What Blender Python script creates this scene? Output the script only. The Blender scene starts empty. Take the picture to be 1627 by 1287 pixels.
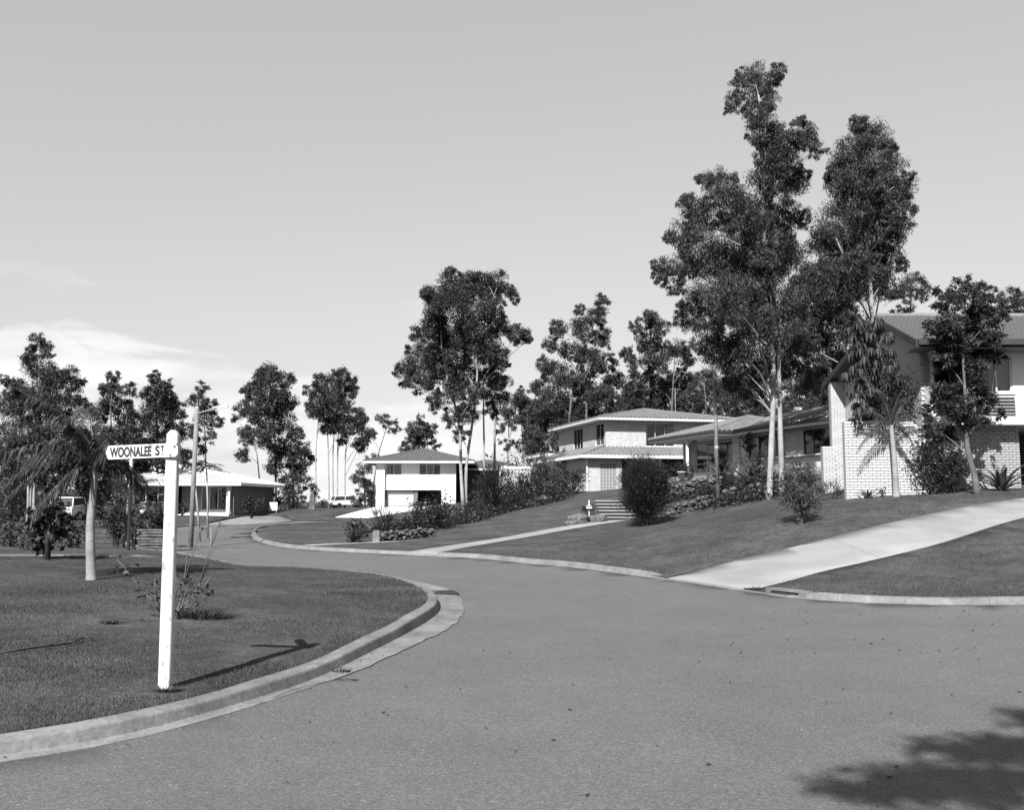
import bpy, math, random
import numpy as np
from mathutils import Vector, Matrix
from mathutils.geometry import delaunay_2d_cdt

random.seed(7)
RNG = np.random.default_rng(7)
sc = bpy.context.scene
COL = sc.collection
R = math.radians

# ------------------------------------------------------------------ camera, sky, sun, exposure
F, CX, CY, EYE = 1550.0, 813.5, 643.5, 1.75
PITCH = R(5.58)
cam = bpy.data.cameras.new('camera')
cam.sensor_width = 36.0
cam.lens = F / 1627.0 * 36.0
cam.clip_end = 6000
cam_o = bpy.data.objects.new('camera', cam)
COL.objects.link(cam_o)
cam_o.location = (0, 0, EYE)
cam_o.rotation_euler = (math.pi / 2 + PITCH, 0, 0)
sc.camera = cam_o

SUN_EL, SUN_AZ = R(40.5), math.atan2(-0.32, -0.947)      # azimuth of the sun itself, clockwise from +Y
world = bpy.data.worlds.new('World')
sc.world = world
world.use_nodes = True
wn, wl = world.node_tree.nodes, world.node_tree.links
wn.clear()
def wnode(t, **k):
    n = wn.new(t)
    for a, b in k.items():
        setattr(n, a, b)
    return n
sky = wnode('ShaderNodeTexSky', sky_type='NISHITA', sun_disc=False)
sky.sun_elevation = SUN_EL
sky.sun_rotation = SUN_AZ % (2 * math.pi)
sky.air_density, sky.dust_density, sky.ozone_density = 1.0, .7, 1.0
# black and white film of the period: more sensitive to blue than to red
sc3 = wnode('ShaderNodeVectorMath', operation='DOT_PRODUCT'); sc3.inputs[1].default_value = (.22, .30, .48)
wl.new(sky.outputs[0], sc3.inputs[0])
tc = wnode('ShaderNodeTexCoord')
sep = wnode('ShaderNodeSeparateXYZ')
wl.new(tc.outputs['Generated'], sep.inputs[0])
def wmath(op, a, b=None, c=None, clamp=False):
    n = wnode('ShaderNodeMath', operation=op, use_clamp=clamp)
    for i, v in enumerate((a, b, c)):
        if v is None: continue
        if isinstance(v, (int, float)): n.inputs[i].default_value = v
        else: wl.new(v, n.inputs[i])
    return n.outputs[0]
def wsmooth(v, a, b):
    n = wnode('ShaderNodeMapRange', interpolation_type='SMOOTHSTEP')
    wl.new(v, n.inputs[0]); n.inputs[1].default_value = a; n.inputs[2].default_value = b
    return n.outputs[0]
mp = wnode('ShaderNodeMapping'); mp.inputs['Scale'].default_value = (1, 1, 2.6)
wl.new(tc.outputs['Generated'], mp.inputs[0])
n1 = wnode('ShaderNodeTexNoise'); n1.inputs['Scale'].default_value = 6.5; n1.inputs['Detail'].default_value = 7; n1.inputs['Roughness'].default_value = .52
wl.new(mp.outputs[0], n1.inputs[0])
# a bank of cloud low over the left-hand part of the sky: its top falls away towards the right
az = wmath('ARCTAN2', sep.outputs[0], sep.outputs[1])
top = wmath('MULTIPLY_ADD', az, -0.114, 0.103)
top2 = wmath('MULTIPLY_ADD', wmath('SUBTRACT', n1.outputs[0], .5), 0.13, top)
bank = wsmooth(wmath('SUBTRACT', top2, sep.outputs[2]), -0.003, 0.012)
mp2 = wnode('ShaderNodeMapping'); mp2.inputs['Scale'].default_value = (1, 1, 4.5); mp2.inputs['Location'].default_value = (2.3, .4, 1.7)
wl.new(tc.outputs['Generated'], mp2.inputs[0])
n2 = wnode('ShaderNodeTexNoise'); n2.inputs['Scale'].default_value = 7; n2.inputs['Detail'].default_value = 6
wl.new(mp2.outputs[0], n2.inputs[0])
wisp = wsmooth(n2.outputs[0], .52, .64)
low = wsmooth(sep.outputs[2], .24, .10)
wispm = wmath('MULTIPLY', wmath('MULTIPLY', wisp, low), wmath('MULTIPLY_ADD', wsmooth(az, .12, -.12), .8, .05))
left = wsmooth(az, .22, -.12)
bankm = wmath('MULTIPLY', bank, wmath('MULTIPLY_ADD', left, .9, .05))
cloud = wmath('MAXIMUM', bankm, wispm)
inner = wmath('MULTIPLY_ADD', n2.outputs[0], 5.0, 2.9)
mix = wnode('ShaderNodeMix', data_type='FLOAT')
wl.new(cloud, mix.inputs[0]); wl.new(wmath('MULTIPLY', wmath('POWER', sc3.outputs['Value'], .45), 2.0), mix.inputs[2]); wl.new(inner, mix.inputs[3])
bg = wnode('ShaderNodeBackground'); bg.inputs[1].default_value = 0.076
wl.new(mix.outputs[0], bg.inputs[0])
wo = wnode('ShaderNodeOutputWorld'); wl.new(bg.outputs[0], wo.inputs[0])

sun = bpy.data.lights.new('sun', 'SUN')
sun.energy = 5.0; sun.angle = R(.5); sun.color = (1, 1, 1)
sun_o = bpy.data.objects.new('sun', sun); COL.objects.link(sun_o)
sd = Vector((math.sin(SUN_AZ) * math.cos(SUN_EL), math.cos(SUN_AZ) * math.cos(SUN_EL), math.sin(SUN_EL)))
sun_o.rotation_euler = sd.to_track_quat('Z', 'Y').to_euler()
sun_o.location = (-10, -20, 40)

sc.view_settings.view_transform = 'Standard'
sc.view_settings.look = 'None'
sc.view_settings.gamma = 1
sc.view_settings.use_curve_mapping = False
sc.view_settings.exposure = 1.2
sc.cycles.max_bounces = 6
sc.cycles.transparent_max_bounces = 8

# ------------------------------------------------------------------ helpers
def at(px, py, D):
    """the point that lies D metres ahead on the line of sight through a pixel"""
    k = (CY - py) / F
    z = D * math.tan(PITCH + math.atan(k))
    dep = D * math.cos(PITCH) + z * math.sin(PITCH)
    return Vector(((px - CX) / F * dep, D, EYE + z))

def gray(v): return (v, v, v, 1)

def mat(name, v, rough=.8, var=.25, scale=3.0, bump=0.0, bscale=40.0, spec=.3, detail=5, second=None, coords='Object', metal=0):
    m = bpy.data.materials.new(name); m.use_nodes = True
    nt = m.node_tree; N = nt.nodes; L = nt.links
    b = N['Principled BSDF']
    b.inputs['Roughness'].default_value = rough
    b.inputs['Specular IOR Level'].default_value = spec
    b.inputs['Metallic'].default_value = metal
    t = N.new('ShaderNodeTexCoord')
    n = N.new('ShaderNodeTexNoise'); n.inputs['Scale'].default_value = scale; n.inputs['Detail'].default_value = detail
    L.new(t.outputs[coords], n.inputs[0])
    r = N.new('ShaderNodeMapRange'); r.inputs[1].default_value = .3; r.inputs[2].default_value = .7
    r.inputs[3].default_value = v * (1 - var); r.inputs[4].default_value = v * (1 + var)
    L.new(n.outputs[0], r.inputs[0])
    out = r.outputs[0]
    if second:                                    # (scale, amount): a finer grain multiplied in
        for s2, amt in second:
            n2 = N.new('ShaderNodeTexNoise'); n2.inputs['Scale'].default_value = s2; n2.inputs['Detail'].default_value = 3
            L.new(t.outputs[coords], n2.inputs[0])
            r2 = N.new('ShaderNodeMapRange'); r2.inputs[1].default_value = .32; r2.inputs[2].default_value = .68
            r2.inputs[3].default_value = 1 - amt; r2.inputs[4].default_value = 1 + amt
            L.new(n2.outputs[0], r2.inputs[0])
            mm = N.new('ShaderNodeMath'); mm.operation = 'MULTIPLY'
            L.new(out, mm.inputs[0]); L.new(r2.outputs[0], mm.inputs[1]); out = mm.outputs[0]
    L.new(out, b.inputs['Base Color'])
    if bump:
        n3 = N.new('ShaderNodeTexNoise'); n3.inputs['Scale'].default_value = bscale; n3.inputs['Detail'].default_value = 4
        L.new(t.outputs[coords], n3.inputs[0])
        bp = N.new('ShaderNodeBump'); bp.inputs['Strength'].default_value = bump; bp.inputs['Distance'].default_value = .03
        L.new(n3.outputs[0], bp.inputs['Height']); L.new(bp.outputs[0], b.inputs['Normal'])
    return m

def leaf_mat(name, lo, hi, trans=.18, rough=.5, spec=.35):
    m = bpy.data.materials.new(name); m.use_nodes = True
    N = m.node_tree.nodes; L = m.node_tree.links
    b = N['Principled BSDF']; b.inputs['Roughness'].default_value = rough; b.inputs['Specular IOR Level'].default_value = spec
    a = N.new('ShaderNodeAttribute'); a.attribute_name = 'tone'
    r = N.new('ShaderNodeMapRange'); r.inputs[3].default_value = lo; r.inputs[4].default_value = hi
    L.new(a.outputs['Fac'], r.inputs[0]); L.new(r.outputs[0], b.inputs['Base Color'])
    t = N.new('ShaderNodeBsdfTranslucent'); L.new(r.outputs[0], t.inputs[0])
    ms = N.new('ShaderNodeMixShader'); ms.inputs[0].default_value = trans
    L.new(b.outputs[0], ms.inputs[1]); L.new(t.outputs[0], ms.inputs[2])
    L.new(ms.outputs[0], N['Material Output'].inputs[0])
    return m

def brick_mat(name, v, mortar, w=.24, h=.086, var=.15, rot=True):
    """painted or plain brickwork for walls too far off to tell the bricks apart; runs along x or y by the face's own normal"""
    m = bpy.data.materials.new(name); m.use_nodes = True
    N = m.node_tree.nodes; L = m.node_tree.links
    b = N['Principled BSDF']; b.inputs['Roughness'].default_value = .85; b.inputs['Specular IOR Level'].default_value = .2
    t = N.new('ShaderNodeTexCoord'); s = N.new('ShaderNodeSeparateXYZ'); L.new(t.outputs['Object'], s.inputs[0])
    ad = N.new('ShaderNodeMath'); L.new(s.outputs[0], ad.inputs[0]); L.new(s.outputs[1], ad.inputs[1])
    c = N.new('ShaderNodeCombineXYZ'); L.new(ad.outputs[0], c.inputs[0]); L.new(s.outputs[2], c.inputs[1])
    k = N.new('ShaderNodeTexBrick'); L.new(c.outputs[0], k.inputs[0])
    k.inputs['Color1'].default_value = gray(v * (1 - var)); k.inputs['Color2'].default_value = gray(min(.88, v * (1 + var)))
    k.inputs['Mortar'].default_value = gray(mortar); k.inputs['Scale'].default_value = 1
    k.inputs['Mortar Size'].default_value = .006; k.inputs['Brick Width'].default_value = w; k.inputs['Row Height'].default_value = h
    L.new(k.outputs[0], b.inputs['Base Color'])
    bp = N.new('ShaderNodeBump'); bp.inputs['Strength'].default_value = .5; bp.inputs['Distance'].default_value = .01; bp.invert = True
    L.new(k.outputs['Fac'], bp.inputs['Height']); L.new(bp.outputs[0], b.inputs['Normal'])
    return m

def glass_mat(name, v=.03):
    m = bpy.data.materials.new(name); m.use_nodes = True
    N = m.node_tree.nodes; L = m.node_tree.links; N.clear()
    o = N.new('ShaderNodeOutputMaterial')
    g = N.new('ShaderNodeBsdfGlossy'); g.inputs['Roughness'].default_value = .03; g.inputs[0].default_value = gray(.9)
    tr = N.new('ShaderNodeBsdfTransparent'); tr.inputs[0].default_value = gray(.72)
    fr = N.new('ShaderNodeFresnel'); fr.inputs[0].default_value = 1.5
    mm = N.new('ShaderNodeMixShader'); L.new(fr.outputs[0], mm.inputs[0]); L.new(tr.outputs[0], mm.inputs[1]); L.new(g.outputs[0], mm.inputs[2])
    L.new(mm.outputs[0], o.inputs[0])
    return m

class MB:
    def __init__(s): s.v = []; s.f = []
    def add(s, vs, fs):
        k = len(s.v); s.v += [tuple(p) for p in vs]; s.f += [tuple(i + k for i in f) for f in fs]
        return s
    def box(s, x0, x1, y0, y1, z0, z1):
        return s.add([(x0,y0,z0),(x1,y0,z0),(x1,y1,z0),(x0,y1,z0),(x0,y0,z1),(x1,y0,z1),(x1,y1,z1),(x0,y1,z1)],
                     [(0,3,2,1),(4,5,6,7),(0,1,5,4),(1,2,6,5),(2,3,7,6),(3,0,4,7)])
    def prism(s, poly, h0, h1, axis='z'):
        """poly of 2-D points pushed from h0 to h1 along an axis"""
        n = len(poly)
        def p(a, b, h): return {'z': (a, b, h), 'y': (a, h, b), 'x': (h, a, b)}[axis]
        s.add([p(a, b, h0) for a, b in poly] + [p(a, b, h1) for a, b in poly],
              [tuple(range(n))[::-1], tuple(range(n, 2*n))] + [(i, (i+1) % n, n+(i+1) % n, n+i) for i in range(n)])
        return s
    def tube(s, pts, rad, n=6, cap=True):
        pts = [Vector(p) for p in pts]; k = len(s.v); m = len(pts)
        if not hasattr(rad, '__len__'): rad = [rad] * m
        for i, p in enumerate(pts):
            d = (pts[min(i+1, m-1)] - pts[max(i-1, 0)])
            if d.length < 1e-6: d = Vector((0, 0, 1))
            d.normalize()
            a = d.cross(Vector((1, 0, 0)) if abs(d.x) < .8 else Vector((0, 1, 0))).normalized(); b = d.cross(a)
            for j in range(n):
                t = 2 * math.pi * j / n
                s.v.append(tuple(p + (a * math.cos(t) + b * math.sin(t)) * rad[i]))
        for i in range(m - 1):
            for j in range(n):
                s.f.append((k+i*n+j, k+i*n+(j+1) % n, k+(i+1)*n+(j+1) % n, k+(i+1)*n+j))
        if cap:
            s.f.append(tuple(k+j for j in range(n))[::-1]); s.f.append(tuple(k+(m-1)*n+j for j in range(n)))
        return s
    def build(s, name, m, parent=None, smooth=False, loc=None):
        me = bpy.data.meshes.new(name); me.from_pydata(s.v, [], s.f); me.update()
        if smooth: me.polygons.foreach_set('use_smooth', [True] * len(me.polygons))
        if m is not None: me.materials.append(m)
        o = bpy.data.objects.new(name, me); COL.objects.link(o)
        if parent is not None: o.parent = parent
        if loc is not None: o.location = loc
        return o

def np_mesh(name, V, Fq, m, parent=None, tone=None, smooth=False):
    """mesh from numpy arrays: V (n,3), Fq (k,3|4)"""
    me = bpy.data.meshes.new(name)
    n, c = Fq.shape
    me.vertices.add(len(V)); me.vertices.foreach_set('co', np.ascontiguousarray(V, dtype=np.float32).ravel())
    me.loops.add(n * c); me.loops.foreach_set('vertex_index', np.ascontiguousarray(Fq, dtype=np.int32).ravel())
    me.polygons.add(n); me.polygons.foreach_set('loop_start', np.arange(0, n * c, c, dtype=np.int32))
    me.update(calc_edges=True)
    if smooth: me.polygons.foreach_set('use_smooth', np.ones(n, dtype=bool))
    if tone is not None:
        a = me.attributes.new('tone', 'FLOAT', 'POINT'); a.data.foreach_set('value', np.ascontiguousarray(tone, dtype=np.float32))
    me.materials.append(m)
    o = bpy.data.objects.new(name, me); COL.objects.link(o)
    if parent is not None: o.parent = parent
    return o

def tag(o, label=None, cat=None, group=None, kind=None):
    if label: o['label'] = label
    if cat: o['category'] = cat
    if group: o['group'] = group
    if kind: o['kind'] = kind
    return o
def thing(name, label, cat, loc=(0, 0, 0), rotz=0, group=None):
    o = bpy.data.objects.new(name, None); COL.objects.link(o)
    o.location = loc; o.rotation_euler = (0, 0, rotz); o.empty_display_size = .2
    return tag(o, label, cat, group)
def share(name, me, parent, loc, rot=(0, 0, 0), scale=None):
    o = bpy.data.objects.new(name, me); COL.objects.link(o); o.parent = parent; o.location = loc; o.rotation_euler = rot
    if scale: o.scale = scale
    return o

# ------------------------------------------------------------------ materials
M = {}
M['asphalt'] = mat('asphalt', 0.098, .9, .05, .3, bump=.5, bscale=120, spec=.15, second=[(150, .22), (2.0, .035), (.8, .035), (.2, .05)])
def aggregate(m, scale, amt, fleck):
    """stone chippings: every cell its own tone, a few pale flecks"""
    N = m.node_tree.nodes; L = m.node_tree.links; b = N['Principled BSDF']; src = b.inputs['Base Color'].links[0].from_socket
    t = N.new('ShaderNodeTexCoord'); v = N.new('ShaderNodeTexVoronoi'); v.inputs['Scale'].default_value = scale; L.new(t.outputs['Object'], v.inputs['Vector'])
    sp = N.new('ShaderNodeSeparateColor'); L.new(v.outputs['Color'], sp.inputs[0])
    r = N.new('ShaderNodeMapRange'); r.inputs[3].default_value = 1 - amt; r.inputs[4].default_value = 1 + amt; L.new(sp.outputs[0], r.inputs[0])
    f = N.new('ShaderNodeMapRange'); f.inputs[1].default_value = .985; f.inputs[2].default_value = .99; f.inputs[3].default_value = 0; f.inputs[4].default_value = fleck; L.new(sp.outputs[1], f.inputs[0])
    a = N.new('ShaderNodeMath'); L.new(r.outputs[0], a.inputs[0]); L.new(f.outputs[0], a.inputs[1])
    q = N.new('ShaderNodeMath'); q.operation = 'MULTIPLY'; L.new(src, q.inputs[0]); L.new(a.outputs[0], q.inputs[1]); L.new(q.outputs[0], b.inputs['Base Color'])
aggregate(M['asphalt'], 70, .24, .7)
M['concrete'] = mat('concrete', 0.129, .85, .24, 1.6, bump=.14, bscale=30, second=[(25, .16), (.5, .10), (6, .14)])
M['drive'] = mat('drive_concrete', 0.199, .85, .10, .9, bump=.2, bscale=25, second=[(18, .06), (.35, .06)])
M['gravel'] = mat('gravel', 0.168, .95, .18, 2.0, bump=.6, bscale=30, second=[(12, .15)])
M['lawn'] = mat('lawn', 0.053, .95, .30, .5, bump=.9, bscale=45, spec=.1, second=[(2.6, .25), (30, .35), (9, .2)])
M['white'] = mat('white_paint', 0.530, .6, .04, 4, bump=.05, bscale=60)
M['cream'] = mat('cream_paint', 0.422, .6, .05, 4)
M['post_white'] = mat('post_white_paint', 0.433, .55, .06, 9, bump=.12, bscale=50, second=[(60, .05)])
def chip(m, scale, lo, hi, col):
    N = m.node_tree.nodes; L = m.node_tree.links; b = N['Principled BSDF']; src = b.inputs['Base Color'].links[0].from_socket
    t = N.new('ShaderNodeTexCoord'); mp_ = N.new('ShaderNodeMapping'); mp_.inputs['Scale'].default_value = (1, 1, .35); L.new(t.outputs['Object'], mp_.inputs[0])
    n = N.new('ShaderNodeTexNoise'); n.inputs['Scale'].default_value = scale; n.inputs['Detail'].default_value = 6; L.new(mp_.outputs[0], n.inputs[0])
    r = N.new('ShaderNodeMapRange'); r.inputs[1].default_value = lo; r.inputs[2].default_value = hi; L.new(n.outputs[0], r.inputs[0])
    mx = N.new('ShaderNodeMix'); mx.data_type = 'FLOAT'; L.new(r.outputs[0], mx.inputs[0]); L.new(src, mx.inputs[2]); mx.inputs[3].default_value = col
    L.new(mx.outputs[0], b.inputs['Base Color'])
chip(M['post_white'], 26, .61, .65, .24)
M['black'] = mat('black_paint', .018, .5, .1, 10)
M['dark'] = mat('dark_fittings_recess_shade', 0.031, .8, .15, 3)  # dark fittings; on room and recess backs it paints in the shade
M['grey'] = mat('grey_paint', 0.155, .6, .08, 4)
M['fascia_dark'] = mat('dark_fascia', 0.031, .6, .1, 4)
M['curtain'] = mat('curtain', 0.496, .9, .12, 6)
M['curtain_dark'] = mat('dark_curtain', 0.062, .9, .2, 7)
M['glass'] = glass_mat('window_glass')
M['tile_grey'] = mat('roof_tile_grey', 0.081, .8, .18, 5, bump=.15, bscale=40, second=[(1.2, .12)])
M['tile_mid'] = mat('roof_tile_mid', 0.124, .8, .18, 5, bump=.15, bscale=40, second=[(1.2, .12)])
M['tile_light'] = mat('roof_tile_light', 0.422, .75, .08, 4, second=[(1.2, .08)])
M['brick_white'] = brick_mat('brick_white', 0.352, .25)
M['brick_grey'] = brick_mat('brick_grey', 0.312, .13)
M['brick_dark'] = brick_mat('brick_dark', .12, .07)
M['paint_brick'] = mat('painted_brick', 0.386, .75, .10, 5, bump=.3, bscale=60, second=[(28, .07)])
M['cream_brick'] = mat('cream_brick', 0.257, .8, .18, 4.5, bump=.3, bscale=60, second=[(24, .1)])
M['mortar'] = mat('mortar', 0.221, .95, .12, 6)
M['stone'] = mat('field_stone', 0.082, .9, .45, 2.2, bump=.5, bscale=14, second=[(9, .2)])
M['trunk_pale'] = mat('pale_gum_bark', 0.223, .85, .25, 2.5, bump=.25, bscale=16, second=[(1.1, .15)])
M['trunk_grey'] = mat('grey_bark', 0.081, .9, .35, 4, bump=.6, bscale=18)
M['trunk_dark'] = mat('dark_bark', 0.031, .9, .35, 4, bump=.6, bscale=18)
M['timber'] = mat('pole_timber', 0.151, .85, .2, 6, bump=.3, bscale=22)
M['palm_bark'] = mat('palm_bark', 0.186, .9, .25, 3, bump=.4, bscale=20)
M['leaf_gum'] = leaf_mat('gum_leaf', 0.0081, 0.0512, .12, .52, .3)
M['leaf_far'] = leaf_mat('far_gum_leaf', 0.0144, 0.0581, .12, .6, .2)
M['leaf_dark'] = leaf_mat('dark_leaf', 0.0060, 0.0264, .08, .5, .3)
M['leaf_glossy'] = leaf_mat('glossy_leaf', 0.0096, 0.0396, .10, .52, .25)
M['leaf_pale'] = leaf_mat('pale_leaf', 0.0240, 0.0780, .15, .6, .3)
M['palm'] = leaf_mat('palm_leaf', 0.0130, 0.0765, .10, .4, .4)
M['agave'] = leaf_mat('agave_leaf', 0.0180, 0.0720, .03, .45, .4)
M['grass'] = leaf_mat('grass_blade', 0.0309, 0.0994, .15, .7, .15)
M['car_white'] = mat('car_white', 0.510, .25, .02, 2, spec=.5)
M['tyre'] = mat('tyre', .02, .85, .1, 8)
M['chrome'] = mat('chrome', .5, .2, .02, 3, metal=1)
M['soil'] = mat('soil', 0.039, .95, .3, 5, bump=.8, bscale=25)
M['wood'] = mat('split_wood', 0.067, .9, .5, 9, bump=.5, bscale=30)
M['steel'] = mat('galvanised_steel', 0.236, .45, .08, 6, spec=.5)

# ------------------------------------------------------------------ the lie of the land
def catmull(pts, step=.35):
    P = [Vector(p) for p in pts]; out = []
    for i in range(len(P) - 1):
        p0, p1, p2, p3 = P[max(i-1, 0)], P[i], P[i+1], P[min(i+2, len(P)-1)]
        n = max(2, int((p2 - p1).length / step))
        for j in range(n):
            t = j / n
            out.append(.5 * ((2*p1) + (p2-p0)*t + (2*p0-5*p1+4*p2-p3)*t*t + (3*p1-p0-3*p2+p3)*t**3))
    out.append(P[-1]); return out

CTRL = [(0,0,0),(8,5,0),(-6,0,0),(15,5,0),(0,12,0),(8,14,0),(0,20,0),(3,22,0),(-3,28,0),(-8,33,.02),(-11,38,.06),(-14.5,46,.15),(-16,55,.28),(-17,65,.42),
        (0,-20,0),(-20,-20,.3),(20,-20,0),(30,8,.2),(20,13,0),(-9,1,.02),(-3,7,0),(-1.5,16,0),(-7,24,.02),(-13.5,34,.05),
        (-5,12,.16),(-4.3,18.4,.22),(-6.8,21.6,.26),(-9.8,25.8,.28),(-3.2,16.4,.17),(-7,18,.25),(-10,25,.26),(-10,12,.24),(-15,15,.3),(-10,20,.24),(-20,20,.35),(-16,28,.3),(-25,40,.35),(-24,60,.45),(-9,6,.15),(-16,4,.25),
        (-27,80,.5),(-40,80,.6),(-23,95,.7),(-60,80,.5),(-45,45,.4),(-60,20,.3),
        (-20,125,.8),(-18,90,.8),(-10,98,.95),(-14,98,.95),(-13,82,.3),(-8,82,.4),(-10,60,.3),(-8,52,.35),(-4,67,.45),(6,70,.9),
        (8.6,16.6,0),(4.9,19.5,0),(4,22.8,.02),(1,28,.02),(-3.2,32.2,.02),(-7,36,.03),
        (9.2,43,1.36),(7.6,26,1.0),(11.4,30.5,1.78),(14.5,31,1.93),(17.5,28,1.65),(15,25,1.1),(12,20,.45),(20,18,.5),(22,31,2.0),(30,31,2.1),
        (5.4,40,.58),(5,45,.76),(3.6,44,.72),(5.2,69,2.2),(1.4,62,1.2),(-4,55,.15),(-5,40,.06),(-3.6,50,.38),(-1.5,57,.85),(0,45,.45),
        (8.3,47,1.75),(10,52,2.3),(11,58,3.0),(15,60,3.15),(16,48,3.0),(20,46,3.1),(13.2,39,2.1),(9,75,2.5),(3,85,2.2),
        (10,100,4),(40,60,5),(40,40,3.4),(60,80,7),(20,125,4.5),(-5,120,1.2),(70,20,2.5)]
_C = np.array(CTRL, float)
def _U(r2): return np.where(r2 > 1e-9, r2 * np.log(r2 + 1e-12), 0.0) * .5
def _fit():
    n = len(_C); X = _C[:, :2] / 30.0
    K = _U(((X[:, None] - X[None]) ** 2).sum(-1)) + np.eye(n) * 2e-3
    Pm = np.hstack([np.ones((n, 1)), X]); A = np.zeros((n+3, n+3)); A[:n, :n] = K; A[:n, n:] = Pm; A[n:, :n] = Pm.T
    return X, np.linalg.solve(A, np.concatenate([_C[:, 2], np.zeros(3)]))
_X, _W = _fit()
def gz(x, y):
    """height of the land (road level), arrays or numbers"""
    x = np.asarray(x, float); y = np.asarray(y, float); sh = x.shape
    q = np.stack([x.ravel(), y.ravel()], -1)
    d0 = np.hypot(q[:, 0], q[:, 1] - 45)
    qc = q.copy(); far = d0 > 105
    s = np.where(far, 105 / np.maximum(d0, 1), 1.0)
    qc[:, 0] *= s; qc[:, 1] = 45 + (qc[:, 1] - 45) * s
    qc /= 30.0
    z = np.empty(len(q))
    for i in range(0, len(q), 20000):
        z[i:i+20000] = _U(((qc[i:i+20000, None] - _X[None]) ** 2).sum(-1)) @ _W[:-3] + _W[-3] + qc[i:i+20000] @ _W[-2:]
    t = np.clip((d0 - 90) / 90, 0, 1); t = t * t * (3 - 2 * t)
    left = np.clip((20 - q[:, 0]) / 40, 0, 1)
    z = z * (1 - t) + t * (-3.0 * left + 3.0 * (1 - left))
    t2 = np.clip((d0 - 250) / 250, 0, 1); z = z * (1 - t2) - 3.0 * t2
    return z.reshape(sh) if sh else float(z[0])

LEFT = [(-30,-9),(-20,-4.2),(-12,.2),(-7.5,3.6),(-5,5.5),(-3.49,6.85),(-2.86,7.51),(-2.22,8.81),(-1.86,9.91),(-1.45,12.28),(-1.25,14.21),(-1.2,15.7),(-1.35,17.1),(-1.85,18.8),(-2.85,20.8),(-4.8,23.0),(-7.6,25.8),(-10.8,29.6),(-14.0,36),(-16.8,46),(-18,52),(-17.6,57)]
RIGHT = [(6,67.5),(-4,65.5),(-10,61),(-12.6,56),(-13.1,51.5),(-12.5,47.5),(-10.6,41),(-7.8,35.3),(-3.26,31.3),(-1.01,29.6),(0.64,27.3),(2.12,24.5),(3.47,21.9),(4.68,19.1),(5.48,17.8),(6.82,16.95),(8.56,16.6),(13,16.1),(20,15.5),(34,14.5)]
LC, RC = catmull(LEFT), catmull(RIGHT)
KERB_FINE = np.array([tuple(p) for p in catmull(LEFT, .07) + catmull(RIGHT, .07)])
ROAD = [tuple(p) for p in LC] + [(-18,66),(-15,69),(-8,70.2),(6,72)] + [tuple(p) for p in RC] + [(34,-9),(8,-8.5),(-8,-12),(-30,-16)]
def inside(poly, x, y):
    x = np.asarray(x, float); y = np.asarray(y, float); c = np.zeros(x.shape, bool); n = len(poly)
    for i in range(n):
        x1, y1 = poly[i]; x2, y2 = poly[(i+1) % n]
        if y1 == y2: continue
        c ^= ((y1 > y) != (y2 > y)) & (x < (x2-x1) * (y-y1) / (y2-y1) + x1)
    return c
def lz(x, y): return gz(x, y) + .10
def hit(px, py, d0=4., d1=220.):
    """where the line of sight through a pixel meets the lawn"""
    D = np.concatenate([np.arange(d0, 60, .1), np.arange(60, d1, .4)])
    k = math.tan(PITCH + math.atan((CY - py) / F)); dep = D * (math.cos(PITCH) + k * math.sin(PITCH))
    x = (px - CX) / F * dep; z = EYE + D * k
    g = lz(x, D); i = np.argmax(z < g) if (z < g).any() else len(D) - 1
    return Vector((x[i], D[i], g[i]))

# ------------------------------------------------------------------ ground, road, drives, kerbs
def strip(centre, width):
    C = catmull(centre, .8); L_, R_ = [], []
    for i, p in enumerate(C):
        d = (C[min(i+1, len(C)-1)] - C[max(i-1, 0)]).normalized(); n = Vector((-d.y, d.x)) * width / 2
        L_.append(tuple(p + n)); R_.append(tuple(p - n))
    return L_ + R_[::-1]
def h2(px, py): v = hit(px, py); return (v.x, v.y)
far_ = [h2(*q) for q in ((1169,892),(1244,875),(1318,856),(1393,838),(1468,821),(1542,805),(1627,792))]
near_ = [h2(*q) for q in ((1296,913),(1400,889),(1510,860),(1627,824))]
DRIVE = [tuple(p) for p in catmull([(3.45,21.9)] + far_ + [(19, 31.2)], .6)] + [(22,31.2),(22,30)] + [tuple(p) for p in catmull([(2*near_[-1][0]-near_[-2][0], 2*near_[-1][1]-near_[-2][1])] + near_[::-1] + [(4.78,18.95)], .6)] + [tuple(p) for p in RC if 19.15 < p.y < 21.75 and p.x > 2][::-1]
PATH = strip([h2(655,881), h2(760,864), h2(870,845), h2(985,827)], 1.15)
PATH2 = strip([(-7.3,35.4), (-5.6,37.4), (-4.6,38.4)], .6)
GDRIVE = [(-14.4,80),(-13.9,97.6),(-7.0,97.6),(-8.6,88),(-11.5,79.5)]
GRAVEL = [(-17.7,56.6),(-15.6,57.4),(-14.2,59.3),(-14.6,66),(-17.2,76),(-19,82),(-22,82),(-20.5,72),(-18.6,64)]
LPATH = strip([(-24,21.5),(-14,23.3),(-10.3,24.6),(-9.2,25.4)], .5)

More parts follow.
